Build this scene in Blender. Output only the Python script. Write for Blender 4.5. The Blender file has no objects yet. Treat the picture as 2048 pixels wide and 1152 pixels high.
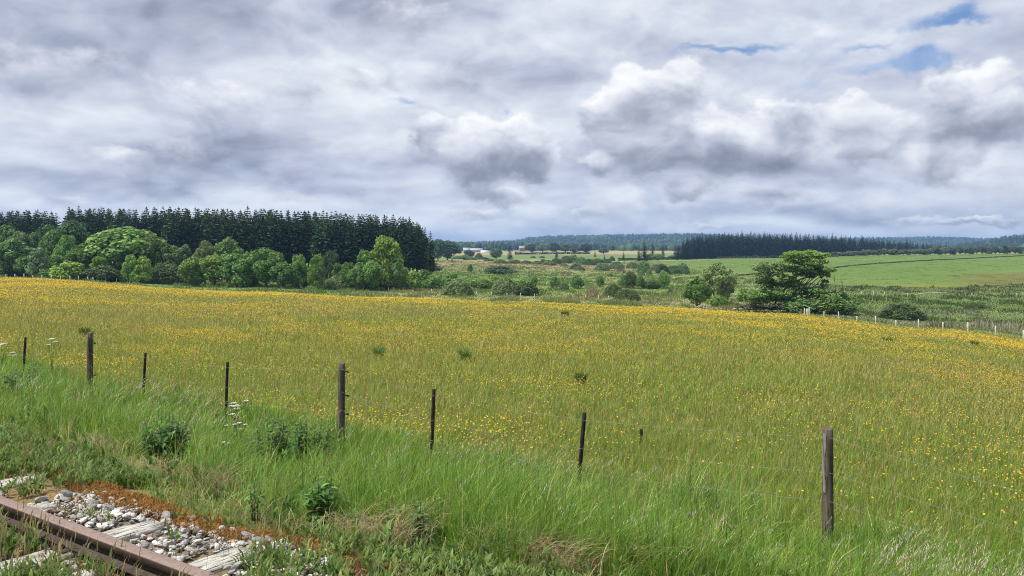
import bpy, math, random
import numpy as np

# ------------------------------------------------------------------ constants
F = 1577.0            # focal length in pixels of the 2048 wide photograph
HZ = 490.0            # image row of the horizon
CZ = 1.95             # eye height above the track bed
EXPO = 1.5
scene = bpy.context.scene
COL = scene.collection
rng = np.random.default_rng(7)
random.seed(7)

def P(px, py, Y):
    """photo pixel at distance Y -> world point"""
    return np.array([(px - 1024.0) / F * Y, Y, CZ - (py - HZ) / F * Y])

# ------------------------------------------------------------------ camera
cam_data = bpy.data.cameras.new("camera")
cam = bpy.data.objects.new("camera", cam_data)
COL.objects.link(cam)
cam.location = (0, 0, CZ)
cam.rotation_euler = (math.radians(90), 0, 0)
cam_data.sensor_width = 36.0
cam_data.lens = 36.0 * F / 2048.0
cam_data.shift_y = -(576.0 - HZ) / 2048.0
cam_data.clip_start = 0.05
cam_data.clip_end = 30000.0
scene.camera = cam
scene.view_settings.view_transform = 'Standard'
scene.view_settings.look = 'None'
scene.view_settings.exposure = EXPO
scene.view_settings.gamma = 1.0
scene.view_settings.use_curve_mapping = False
try:
    scene.cycles.use_denoising = True
    scene.cycles.denoising_prefilter = 'NONE'
    scene.cycles.filter_width = 1.0
    scene.cycles.max_bounces = 5
    scene.cycles.diffuse_bounces = 3
    scene.cycles.glossy_bounces = 2
    scene.cycles.transmission_bounces = 3
    scene.cycles.transparent_max_bounces = 4
    scene.cycles.volume_bounces = 0
    scene.cycles.caustics_reflective = False
    scene.cycles.caustics_refractive = False
    scene.cycles.sample_clamp_indirect = 4.0
    scene.render.use_persistent_data = False
except Exception:
    pass
# ------------------------------------------------------------------ node helpers
class NT:
    def __init__(self, tree):
        self.t = tree
        tree.nodes.clear()
    def n(self, typ, **kw):
        nd = self.t.nodes.new(typ)
        for k, v in kw.items():
            setattr(nd, k, v)
        return nd
    def put(self, sock, v):
        if isinstance(v, bpy.types.NodeSocket):
            self.t.links.new(v, sock)
        elif v is not None:
            sock.default_value = v
    def m(self, op, a, b=None, c=None, clamp=False):
        nd = self.n('ShaderNodeMath', operation=op, use_clamp=clamp)
        self.put(nd.inputs[0], a)
        if b is not None: self.put(nd.inputs[1], b)
        if c is not None: self.put(nd.inputs[2], c)
        return nd.outputs[0]
    def v(self, op, a, b=None, c=None):
        nd = self.n('ShaderNodeVectorMath', operation=op)
        self.put(nd.inputs[0], a)
        if b is not None: self.put(nd.inputs[1], b)
        if c is not None: self.put(nd.inputs[2], c)
        return nd.outputs['Value'] if op in ('LENGTH', 'DOT_PRODUCT', 'DISTANCE') else nd.outputs[0]
    def xyz(self, x, y, z=0.0):
        nd = self.n('ShaderNodeCombineXYZ')
        for s, q in zip(nd.inputs, (x, y, z)): self.put(s, q)
        return nd.outputs[0]
    def sep(self, a):
        nd = self.n('ShaderNodeSeparateXYZ'); self.put(nd.inputs[0], a); return nd.outputs
    def noise(self, vec, scale, detail=4.0, rough=0.5, lac=2.0, dist=0.0, col=False):
        nd = self.n('ShaderNodeTexNoise', noise_dimensions='3D')
        self.put(nd.inputs['Vector'], vec)
        nd.inputs['Scale'].default_value = scale
        nd.inputs['Detail'].default_value = detail
        nd.inputs['Roughness'].default_value = rough
        nd.inputs['Lacunarity'].default_value = lac
        nd.inputs['Distortion'].default_value = dist
        return nd.outputs['Color' if col else 'Fac']
    def rng(self, v, a, b, c=0.0, d=1.0, smooth=True):
        nd = self.n('ShaderNodeMapRange', interpolation_type='SMOOTHSTEP' if smooth else 'LINEAR')
        nd.clamp = True
        self.put(nd.inputs[0], v)
        for i, q in zip((1, 2, 3, 4), (a, b, c, d)): self.put(nd.inputs[i], q)
        return nd.outputs[0]
    def mix(self, f, a, b, blend='MIX'):
        nd = self.n('ShaderNodeMix', data_type='RGBA', blend_type=blend)
        self.put(nd.inputs[0], f); self.put(nd.inputs[6], a); self.put(nd.inputs[7], b)
        return nd.outputs[2]
    def ramp(self, f, stops):
        nd = self.n('ShaderNodeValToRGB')
        cr = nd.color_ramp
        while len(cr.elements) < len(stops): cr.elements.new(0.5)
        for e, (p, c) in zip(cr.elements, stops):
            e.position = p; e.color = (*c, 1.0) if len(c) == 3 else c
        self.put(nd.inputs[0], f)
        return nd.outputs[0]

def C4(r, g, b): return (r, g, b, 1.0)
def S(r, g, b):
    """sRGB bytes -> linear"""
    f = lambda c: (c / 255 / 12.92) if c / 255 <= 0.04045 else ((c / 255 + 0.055) / 1.055) ** 2.4
    return (f(r), f(g), f(b))

# ------------------------------------------------------------------ sky and sun
SUN_DIR = np.array([-0.46, -0.14, 0.87]); SUN_DIR /= np.linalg.norm(SUN_DIR)
sun_el = math.asin(SUN_DIR[2]); sun_az = math.atan2(SUN_DIR[0], SUN_DIR[1])
world = bpy.data.worlds.new("World")
scene.world = world
world.use_nodes = True
w = NT(world.node_tree)
gen = w.n('ShaderNodeTexCoord').outputs['Generated']
gx, gy, gz = w.sep(gen)
hor = w.m('SQRT', w.m('ADD', w.m('MULTIPLY', gx, gx), w.m('MULTIPLY', gy, gy)))
az = w.m('ARCTAN2', gx, gy)
tt = w.m('MAXIMUM', w.m('DIVIDE', gz, w.m('MAXIMUM', hor, 0.02)), -0.02)
tcl = w.m('MINIMUM', tt, 3.0)
den = w.m('ADD', tcl, 0.24)
plane = w.xyz(w.m('DIVIDE', w.m('DIVIDE', gx, w.m('MAXIMUM', hor, 0.02)), den),
              w.m('DIVIDE', w.m('DIVIDE', gy, w.m('MAXIMUM', hor, 0.02)), den), 3.7)
iso0 = w.xyz(az, tcl, 0.0)
# warped angular coordinates give the clouds ragged outlines
wn = w.noise(w.v('MULTIPLY', iso0, (1.0, 1.5, 1.0)), 6.0, 3.0, 0.5, col=True)
warp = w.v('MULTIPLY', w.v('SUBTRACT', wn, (0.5, 0.5, 0.5)), (0.16, 0.08, 0.0))
iso = w.v('ADD', iso0, warp)
wn2 = w.noise(w.v('MULTIPLY', iso0, (1.0, 1.5, 1.0)), 24.0, 3.0, 0.6, col=True)
warp2 = w.v('MULTIPLY', w.v('SUBTRACT', wn2, (0.5, 0.5, 0.5)), (0.05, 0.04, 0.0))
isof = w.v('ADD', w.v('ADD', iso0, warp2), w.v('MULTIPLY', warp, (0.25, 0.25, 0.0)))

def blobs(coord, items, crown=False):
    acc = None
    for (px, py, rx, ry, amp) in items:
        a = math.atan((px - 1024) / F); t = (HZ - py) / F * math.cos(a)
        d = w.v('MULTIPLY', w.v('SUBTRACT', coord, (a, t, 0.0)), (F / rx, F / ry, 0.0))
        if crown:      # crisp above, fading slowly below
            d = w.v('MAXIMUM', d, w.v('MULTIPLY', d, (-1.0, -0.38, 0.0)))
        d = w.v('LENGTH', d)
        g = w.rng(d, 0.0, 1.45, amp, 0.0)
        acc = g if acc is None else w.m('ADD', acc, g)
    return acc

# soft stratocumulus deck
deck = w.m('MULTIPLY', w.noise(plane, 1.25, 4.0, 0.48, dist=0.1), 1.1)
dark = blobs(iso, [
    (355, -5, 160, 60, .36), (830, 15, 160, 90, .46), (80, 110, 280, 100, .24), (430, 115, 340, 85, .20),
    (860, 160, 260, 60, .14), (430, 230, 210, 70, .24), (210, 345, 270, 42, .30), (330, 300, 230, 50, .14),
    (1290, 80, 110, 90, .14), (960, 330, 150, 40, .34), (1250, 312, 150, 36, .34),
    (1420, 318, 200, 36, .34), (1610, 342, 200, 34, .30), (1970, 262, 150, 36, .26),
    (1530, 425, 360, 22, .30), (1060, 140, 140, 50, .14), (740, 365, 140, 22, .14), (540, 330, 150, 20, .12)])
lite = blobs(iso, [
    (180, 220, 340, 55, .16), (620, 175, 170, 50, .14), (350, 392, 320, 24, .28), (800, 420, 420, 32, .26),
    (1000, 395, 260, 45, .14), (1190, 230, 120, 80, .20), (1330, 190, 200, 60, .24), (1500, 385, 280, 26, .16),
    (1880, 330, 170, 50, .16), (1980, 90, 180, 70, .10), (1050, 440, 300, 24, .28), (1750, 450, 340, 18, .30), (150, 415, 260, 20, .22),
    (1560, 60, 320, 90, .10), (730, 290, 160, 60, .12)])
D = w.m('ADD', deck, w.m('MULTIPLY', w.m('SUBTRACT', dark, lite), 1.0))
# relief: difference of the cloud density towards the light
rb = w.v('MULTIPLY', iso, (1.0, 1.5, 1.0))
r0 = w.noise(rb, 7.5, 4.5, 0.52)
r1 = w.noise(w.v('ADD', rb, (-0.014, 0.024, 0.0)), 7.5, 4.5, 0.52)
relief = w.m('SUBTRACT', r0, r1)
D = w.m('SUBTRACT', D, w.m('MULTIPLY', relief, 0.8))
# rows of puffs shrinking towards the horizon, light above and grey below
pw = w.v('ADD', plane, w.v('MULTIPLY', w.v('SUBTRACT', wn, (0.5, 0.5, 0.5)), (0.5, 0.5, 0.0)))
p0 = w.noise(pw, 2.7, 4.0, 0.52)
p1 = w.noise(w.v('ADD', w.v('MULTIPLY', pw, (0.975, 0.965, 1.0)), (0.03, 0.0, 0.0)), 2.7, 4.0, 0.52)
prel = w.m('SUBTRACT', p1, p0)
D = w.m('ADD', D, w.m('MULTIPLY', prel, 1.0))
ES = 1.12 * 2.0 ** -EXPO
sc3 = lambda c: tuple(x * ES for x in c)
base = w.ramp(w.rng(D, 0.17, 1.24, smooth=False), [
    (0.00, sc3(S(230, 234, 239))), (0.25, sc3(S(206, 212, 224))), (0.48, sc3(S(182, 188, 206))),
    (0.68, sc3(S(156, 163, 182))), (0.86, sc3(S(128, 135, 154))), (1.0, sc3(S(104, 111, 129)))])
# bluish cast in the far streaks near the skyline
low = w.rng(tt, 0.02, 0.13, 1.0, 0.0)
base = w.mix(w.m('MULTIPLY', low, 0.30), base, w.mix(0.5, base, C4(*sc3(S(176, 196, 226)))))
# heaped cumulus: bright above with crisp edges, grey and soft below
def heaps(coord, items):
    acc = None; sh = None
    for (px, py, rx, ry, amp) in items:
        a = math.atan((px - 1024) / F); t = (HZ - py) / F * math.cos(a)
        d = w.v('MULTIPLY', w.v('SUBTRACT', coord, (a, t, 0.0)), (F / rx, F / ry, 0.0))
        ny = w.sep(d)[1]
        d = w.v('LENGTH', w.v('MAXIMUM', d, w.v('MULTIPLY', d, (-1.0, -0.62, 0.0))))
        g = w.rng(d, 0.25, 1.35, amp, 0.0)
        q = w.m('MULTIPLY', g, ny)
        acc = g if acc is None else w.m('ADD', acc, g)
        sh = q if sh is None else w.m('ADD', sh, q)
    return acc, w.m('DIVIDE', sh, w.m('MAXIMUM', acc, 0.05))
cb, csh = heaps(isof, [
    (1265, 158, 56, 46, 1.0), (1362, 152, 54, 44, 1.0), (1310, 205, 120, 56, .9), (1200, 215, 70, 40, .7), (1400, 270, 170, 62, .8), (1250, 290, 90, 50, .7),
    (945, 285, 98, 70, .95), (1052, 268, 66, 56, .95), (1085, 310, 56, 46, .7), (850, 252, 46, 40, .7),
    (1575, 228, 66, 36, .75), (1610, 300, 170, 46, .6), (1698, 224, 62, 42, .95), (1745, 262, 80, 40, .7),
    (1940, 170, 84, 46, .95), (1965, 235, 120, 48, .8), (1880, 322, 84, 36, .7), (1188, 322, 34, 28, .6),
    (1375, 374, 76, 20, .6), (1545, 388, 90, 18, .6), (1015, 390, 76, 20, .6), (945, 428, 90, 15, .6), (1160, 420, 90, 16, .5),
    (1840, 440, 100, 12, .55), (1990, 440, 80, 10, .6), (430, 205, 170, 50, .55), (250, 310, 200, 34, .5), (640, 150, 150, 50, .45), (120, 120, 190, 60, .45), (830, 30, 130, 60, .5), (860, 150, 150, 40, .45), (1440, 450, 70, 9, .6), (700, 300, 90, 30, .45), (560, 395, 110, 18, .5), (200, 400, 120, 16, .5)])
cn = w.sep(wn2)[2]
puff = w.m('MULTIPLY', w.rng(r0, 0.44, 0.60), w.rng(az, -0.25, 0.05, 0.14, 0.30))
cwh = w.rng(w.m('ADD', cb, w.m('MULTIPLY', w.m('SUBTRACT', cn, 0.5), 0.65)), 0.20, 0.74)
cw = w.m('MAXIMUM', cwh, w.m('MULTIPLY', puff, w.m('SUBTRACT', 1.0, w.m('MULTIPLY', dark, 1.2)), clamp=True))
csv = w.m('ADD', w.m('MULTIPLY', csh, w.m('MULTIPLY', cwh, 0.50)), w.m('ADD', w.m('MULTIPLY', relief, 1.6), w.m('MULTIPLY', w.m('SUBTRACT', cn, 0.5), 0.22)))
ctop = w.ramp(w.rng(csv, -0.56, 0.36, smooth=False), [
    (0.0, sc3(S(124, 131, 148))), (0.22, sc3(S(152, 158, 174))), (0.45, sc3(S(186, 191, 206))), (0.68, sc3(S(218, 221, 230))), (0.88, sc3(S(240, 241, 244))), (1.0, sc3(S(250, 250, 250)))])
clouds = w.mix(w.m('MULTIPLY', cw, 0.86), base, ctop)
# gaps of blue
bb = blobs(isof, [
    (1470, 94, 95, 11, .9), (1405, 96, 60, 9, .5), (1825, 120, 55, 18, 1.1), (1780, 138, 80, 13, .7),
    (1930, 22, 36, 19, .9), (1885, 45, 80, 12, .8), (1740, 90, 45, 8, .6), (805, 207, 32, 7, .8), (1019, 220, 16, 10, .6),
    (1560, 50, 400, 130, .10), (1700, 130, 300, 120, .12)])
bw = w.rng(w.m('ADD', bb, w.m('MULTIPLY', w.m('SUBTRACT', w.sep(wn2)[1], 0.5), 0.9)), -0.08, 1.25)
bw = w.m('MULTIPLY', bw, w.m('SUBTRACT', 1.0, cw))
sky = w.n('ShaderNodeTexSky', sky_type='NISHITA')
sky.sun_disc = False
sky.sun_elevation = sun_el
sky.sun_rotation = sun_az
sky.altitude = 2500.0
sky.air_density = 1.0; sky.dust_density = 0.0; sky.ozone_density = 5.0
bg_sky = w.n('ShaderNodeBackground'); w.put(bg_sky.inputs[0], sky.outputs[0]); bg_sky.inputs[1].default_value = 0.05
bg_cl = w.n('ShaderNodeBackground'); w.put(bg_cl.inputs[0], clouds); bg_cl.inputs[1].default_value = 1.0
ms = w.n('ShaderNodeMixShader'); w.put(ms.inputs[0], bw)
w.put(ms.inputs[1], bg_cl.outputs[0]); w.put(ms.inputs[2], bg_sky.outputs[0])
wo = w.n('ShaderNodeOutputWorld'); w.put(wo.inputs[0], ms.outputs[0])
world.cycles.sampling_method = 'MANUAL'
world.cycles.sample_map_resolution = 512

sun_data = bpy.data.lights.new("sun", 'SUN')
sun_data.energy = 2.3
sun_data.angle = math.radians(4.0)
sun_data.color = (1.0, 0.95, 0.85)
sun = bpy.data.objects.new("sun", sun_data)
COL.objects.link(sun)
from mathutils import Vector
sun.rotation_euler = Vector(SUN_DIR).to_track_quat('Z', 'Y').to_euler()
sun.location = (0, 0, 60)
# ------------------------------------------------------------------ mesh helpers
def tag(o, label=None, cat=None, group=None, kind=None):
    if label: o['label'] = label
    if cat: o['category'] = cat
    if group: o['group'] = group
    if kind: o['kind'] = kind
    return o

def mesh_np(name, V, quads=None, tris=None, mats=(), col=None, smooth=False, midx=None):
    me = bpy.data.meshes.new(name)
    V = np.asarray(V, dtype=np.float32)
    nq = 0 if quads is None else len(quads)
    nt = 0 if tris is None else len(tris)
    me.vertices.add(len(V))
    me.vertices.foreach_set('co', V.ravel())
    parts = []
    if nq: parts.append(np.asarray(quads, dtype=np.int32).ravel())
    if nt: parts.append(np.asarray(tris, dtype=np.int32).ravel())
    loops = np.concatenate(parts)
    me.loops.add(len(loops))
    me.loops.foreach_set('vertex_index', loops)
    me.polygons.add(nq + nt)
    start = np.concatenate([np.arange(nq, dtype=np.int32) * 4, nq * 4 + np.arange(nt, dtype=np.int32) * 3])
    me.polygons.foreach_set('loop_start', start)
    if smooth:
        me.polygons.foreach_set('use_smooth', np.ones(nq + nt, dtype=bool))
    for m in mats: me.materials.append(m)
    if midx is not None:
        me.polygons.foreach_set('material_index', np.asarray(midx, dtype=np.int32))
    if col is not None:
        at = me.color_attributes.new('Col', 'FLOAT_COLOR', 'POINT')
        c4 = np.ones((len(V), 4), dtype=np.float32); c4[:, :3] = col
        at.data.foreach_set('color', c4.ravel())
    me.update(calc_edges=True)
    return me

def add(name, me, parent=None, loc=None):
    o = bpy.data.objects.new(name, me)
    COL.objects.link(o)
    if parent is not None: o.parent = parent
    if loc is not None: o.location = loc
    return o

def empty(name, loc, rz=0.0):
    o = bpy.data.objects.new(name, None)
    COL.objects.link(o)
    o.empty_display_size = 0.3
    o.location = loc
    o.rotation_euler = (0, 0, rz)
    return o

def fbm2(x, y, seed=0, octs=4, gain=0.5):
    """cheap value noise on arrays"""
    r = np.random.default_rng(seed)
    tab = r.random((256, 256)).astype(np.float32)
    out = np.zeros_like(np.asarray(x, dtype=np.float64)); amp = 1.0; tot = 0.0
    for o in range(octs):
        fx = x * 2 ** o + 17.3 * o; fy = y * 2 ** o + 9.1 * o
        ix = np.floor(fx).astype(np.int64); iy = np.floor(fy).astype(np.int64)
        tx = fx - ix; ty = fy - iy
        tx = tx * tx * (3 - 2 * tx); ty = ty * ty * (3 - 2 * ty)
        a = tab[ix & 255, iy & 255]; b = tab[(ix + 1) & 255, iy & 255]
        c = tab[ix & 255, (iy + 1) & 255]; d = tab[(ix + 1) & 255, (iy + 1) & 255]
        out = out + amp * ((a * (1 - tx) + b * tx) * (1 - ty) + (c * (1 - tx) + d * tx) * ty)
        tot += amp; amp *= gain
    return out / tot

def sstep(a, b, x):
    t = np.clip((x - a) / (b - a), 0, 1)
    return t * t * (3 - 2 * t)

# ------------------------------------------------------------------ the lie of the land
NX, NY = 0.592, 0.806          # across the railway (unit)
TX, TY = -0.806, 0.592         # along the railway
S_FENCE = 8.14
S_RAIL = 2.40

def s_of(x, y): return x * NX + y * NY
def t_of(x, y): return x * TX + y * TY

EDGE = [(-700, 190, 538), (-300, 187, 546), (0, 185, 556), (300, 180, 567), (450, 175, 582), (600, 170, 590), (900, 165, 600), (1300, 155, 614),
        (1500, 148, 622), (1620, 140, 633), (1840, 120, 655), (2048, 105, 676), (2300, 92, 702), (2800, 80, 740)]
E_U = np.array([(e[0] - 1024) / F for e in EDGE])
E_Y = np.array([float(e[1]) for e in EDGE])
E_P = np.array([float(e[2]) for e in EDGE])
def edge_y(u): return np.interp(u, E_U, E_Y)

FARP = {-700: [(240, 534), (300, 528), (600, 517), (1000, 507.5), (2600, 497), (9000, 492)],
        0: [(200, 553), (260, 546), (300, 540), (600, 520), (1000, 508), (2600, 497), (9000, 492)],
        500: [(190, 576), (230, 563), (300, 552), (600, 525), (1000, 508), (1700, 499), (2600, 497), (9000, 492)],
        800: [(190, 585), (230, 571), (300, 556), (450, 537), (600, 524), (1000, 508), (1700, 499), (2600, 497), (9000, 492)],
        1024: [(185, 592), (230, 575), (300, 558), (420, 540), (550, 528), (750, 516), (1000, 508), (1300, 502), (1700, 498), (2600, 497), (9000, 492)],
        1300: [(175, 603), (220, 585), (300, 564), (420, 545), (520, 532), (650, 521), (800, 514), (1000, 508), (1300, 502), (1700, 498), (2600, 497), (9000, 492)],
        1550: [(165, 618), (200, 600), (260, 575), (330, 553), (420, 536), (520, 524.5), (620, 517), (750, 513), (1000, 508), (1700, 501), (2600, 498), (9000, 492)],
        1850: [(140, 642), (170, 617), (210, 593), (240, 577), (320, 551), (430, 528), (560, 512.5), (650, 510), (900, 508.5), (1700, 502), (2600, 498), (9000, 492)],
        2150: [(130, 648), (160, 622), (200, 598), (240, 577), (320, 549), (430, 524), (560, 508), (650, 507), (900, 506), (1700, 502), (2600, 498), (9000, 492)],
        2900: [(130, 648), (160, 622), (200, 598), (240, 577), (320, 549), (430, 524), (560, 508), (650, 507), (900, 506), (1700, 502), (2600, 498), (9000, 492)]}
COLS = []
for px in sorted(FARP):
    u = (px - 1024) / F
    ye = float(np.interp(u, E_U, E_Y)); pe = float(np.interp(u, E_U, E_P))
    yf = 8.14 / max(NX * u + NY, 0.16)
    ze = CZ - (pe - HZ) / F * ye
    ys = [yf]; zs = [-1.2]
    for k in (0.25, 0.5, 0.75, 1.0):
        ys.append(yf + (ye - yf) * k)
        zs.append(-1.2 + (ze + 1.2) * k + 0.35 * math.sin(math.pi * k))
    for (Y, p) in FARP[px]:
        if Y > ye + 5:
            ys.append(Y); zs.append(CZ - (p - HZ) / F * Y)
    COLS.append((u, np.array(ys), np.array(zs)))
C_U = np.array([c[0] for c in COLS])

def verge_z(s):
    return np.interp(s, [-60, -2.5, 0.2, 0.8, 2.95, 3.5, 5.5, 8.0, 9.5], [0.0, -0.02, -0.02, -0.03, -0.02, -0.16, -0.62, -1.16, -1.24])

def ground_z(x, y):
    x = np.asarray(x, dtype=np.float64); y = np.asarray(y, dtype=np.float64)
    yy = np.maximum(y, 1.0)
    u = np.clip(x / yy, C_U[0], C_U[-1])
    zc = np.stack([np.interp(yy, c[1], c[2]) for c in COLS])
    k = np.clip(np.searchsorted(C_U, u) - 1, 0, len(C_U) - 2)
    f = (u - C_U[k]) / (C_U[k + 1] - C_U[k]); f = f * f * (3 - 2 * f)
    idx = np.arange(u.size).reshape(u.shape)
    flat = zc.reshape(len(C_U), -1)
    za = flat[k.ravel(), idx.ravel()].reshape(u.shape); zb = flat[(k + 1).ravel(), idx.ravel()].reshape(u.shape)
    z = za * (1 - f) + zb * f
    s = s_of(x, y)
    q = sstep(8.0, 12.0, s)
    z = verge_z(s) * (1 - q) + np.minimum(z, -1.0) * q
    # small unevenness
    amp = np.interp(s, [3.0, 4.5, 10, 60, 400, 1200], [0.0, 0.10, 0.10, 0.25, 0.45, 0.8])
    sc = np.interp(yy, [0, 20, 100, 400], [0.9, 0.6, 0.15, 0.05])
    n1 = fbm2(x * 0.35, y * 0.35, 3, 3) - 0.5
    n2 = fbm2(x * 0.03 + 5, y * 0.03, 4, 3) - 0.5
    z = z + amp * (0.5 * n1 * np.interp(s, [60, 200], [1, 0.0]) + 1.0 * n2 * np.interp(s, [10, 40], [0, 1.0]))
    return z

def gz1(x, y): return float(ground_z(np.array([x]), np.array([y]))[0])

# zones: 0 trackbed 1 verge 2 meadow 3 rough valley 4 green field 5 far fields
def px_of(x, y): return 1024 + F * x / np.maximum(y, 0.5)
def zone(x, y):
    s = s_of(x, y); u = x / np.maximum(y, 1.0); px = 1024 + F * u
    ed = edge_y(u)
    wob = 3.0 * (fbm2(x * 0.08, y * 0.08, 11, 3) - 0.5)
    z = np.full(np.shape(x), 3)
    z = np.where(y > 700, 5, z)
    # green pasture on the opposite slope
    lo = np.interp(px, [1380, 1480, 1560, 1700, 1760, 1900, 2048, 2300], [420, 320, 300, 262, 250, 246, 262, 270])
    hi = np.interp(px, [1250, 1380, 1550, 1850, 2150], [640, 640, 632, 690, 690])
    pas = (y > lo + wob) & (y < hi) & (px > np.interp(y, [300, 420, 640], [1420, 1400, 1270]))
    z = np.where(pas, 4, z)
    z = np.where(y < ed + wob, 2, z)
    z = np.where(s < S_FENCE + 0.6 * (fbm2(x * 0.7, y * 0.7, 12, 2) - 0.5), 1, z)
    z = np.where(s < 3.35 + 0.5 * (fbm2(x * 0.9, y * 0.9, 13, 2) - 0.5), 0, z)
    z = np.where(y < 1.0, np.where(s < 3.35, 0, 1), z)
    return z

# ------------------------------------------------------------------ ground sheet
def col_mat(name, rough=0.9, transl=0.0, bump=0.0, bump_scale=30.0, var=0.25, var_scale=6.0, objcol=False, spec=0.25):
    m = bpy.data.materials.new(name); m.use_nodes = True
    t = NT(m.node_tree)
    a = t.n('ShaderNodeAttribute'); a.attribute_name = 'Col'
    c = a.outputs['Color']
    if objcol:
        oi = t.n('ShaderNodeObjectInfo')
        c = t.mix(1.0, c, oi.outputs['Color'], 'MULTIPLY')
    if var > 0:
        tc = t.n('ShaderNodeTexCoord').outputs['Object']
        nz = t.noise(tc, var_scale, 4.0, 0.6)
        vv = t.rng(nz, 0.3, 0.7, 1 - var, 1 + var, smooth=False)
        c = t.mix(1.0, c, t.xyz(vv, vv, vv), 'MULTIPLY')
    b = t.n('ShaderNodeBsdfPrincipled')
    t.put(b.inputs['Base Color'], c)
    b.inputs['Roughness'].default_value = rough
    b.inputs['Specular IOR Level'].default_value = spec
    if bump > 0:
        tc2 = t.n('ShaderNodeTexCoord').outputs['Object']
        bn = t.n('ShaderNodeBump'); bn.inputs['Strength'].default_value = bump; bn.inputs['Distance'].default_value = 0.1
        t.put(bn.inputs['Height'], t.noise(tc2, bump_scale, 5.0, 0.6)); t.put(b.inputs['Normal'], bn.outputs[0])
    sh = b.outputs[0]
    if transl > 0:
        tr = t.n('ShaderNodeBsdfTranslucent'); t.put(tr.inputs[0], c)
        mx = t.n('ShaderNodeMixShader'); mx.inputs[0].default_value = transl
        t.put(mx.inputs[1], sh); t.put(mx.inputs[2], tr.outputs[0]); sh = mx.outputs[0]
    o = t.n('ShaderNodeOutputMaterial'); t.put(o.inputs[0], sh)
    return m

M_ground = col_mat('ground', 0.95, 0, 0.5, 12.0, 0.35, 1.3, spec=0.1)
M_field = col_mat('field', 0.95, 0, 0.0, 1.0, 0.18, 0.35, spec=0.1)
M_track = col_mat('trackbed', 0.95, 0, 0.6, 40.0, 0.4, 14.0, spec=0.1)

def lerp3(a, b, f): return np.asarray(a) * (1 - f[..., None]) + np.asarray(b) * f[..., None]

def ground_col(x, y):
    s = s_of(x, y); u = x / np.maximum(y, 1.0); px = 1024 + F * u
    n1 = fbm2(x * 0.05, y * 0.05, 21, 4); n2 = fbm2(x * 0.012, y * 0.02, 22, 4); n3 = fbm2(x * 0.5, y * 0.5, 23, 3)
    zn = zone(x, y)
    shp = np.shape(x)
    track = lerp3((0.16, 0.145, 0.12), (0.24, 0.17, 0.08), sstep(0.45, 0.65, n3))
    verge = lerp3((0.09, 0.13, 0.035), (0.18, 0.16, 0.07), sstep(0.4, 0.65, n3))
    mead = lerp3((0.14, 0.175, 0.04), (0.22, 0.20, 0.06), sstep(0.35, 0.65, n1))
    va = lerp3((0.135, 0.180, 0.050), (0.225, 0.235, 0.095), sstep(0.35, 0.65, n1))
    va = lerp3(va, (0.12, 0.20, 0.042), sstep(0.5, 0.7, n2) * 0.6)
    # pale brown moor strips and the dry reedy margin
    strip = np.exp(-((y - np.interp(px, [870, 1000, 1150, 1300], [560, 545, 505, 495])) / 36.0) ** 2) * sstep(840, 880, px) * (1 - sstep(1270, 1330, px))
    va = lerp3(va, (0.30, 0.20, 0.125), np.clip(strip * (0.5 + n1), 0, 1))
    far = lerp3((0.12, 0.165, 0.05), (0.25, 0.235, 0.11), sstep(0.4, 0.62, fbm2(x * 0.004, y * 0.006, 25, 3)))
    far = lerp3(far, (0.33, 0.22, 0.13), np.exp(-((y - 1120) / 60.0) ** 2) * 0.7)
    gr = lerp3((0.100, 0.155, 0.034), (0.118, 0.168, 0.040), sstep(0.35, 0.65, n2))
    gr = lerp3(gr, (0.092, 0.155, 0.034), 0.5 * sstep(0.5, 0.6, fbm2(x * 0.02, y * 0.15, 26, 3)))
    # brownish flowering patch low on the far right of the pasture
    br = sstep(1850, 1990, px) * (1 - sstep(318, 350, y))
    gr = lerp3(gr, (0.125, 0.115, 0.034), br * 0.8)
    yl = sstep(1760, 1830, px) * (1 - sstep(252, 268, y))
    gr = lerp3(gr, (0.17, 0.18, 0.025), yl * 0.6 * (1 - br))
    bank = (1 - sstep(0.0, 40.0, np.interp(px, [1480, 1560, 1700, 1900, 2100], [320, 300, 262, 246, 268]) - y)) * sstep(1420, 1500, px)
    va = lerp3(va, (0.095, 0.145, 0.038), sstep(1500, 1620, px) * 0.75)
    va = lerp3(va, (0.075, 0.09, 0.03), bank * 0.75)
    out = np.zeros(shp + (3,))
    for k, c in enumerate((track, verge, mead, va, gr, far)):
        out[zn == k] = c[zn == k]
    return out

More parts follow.
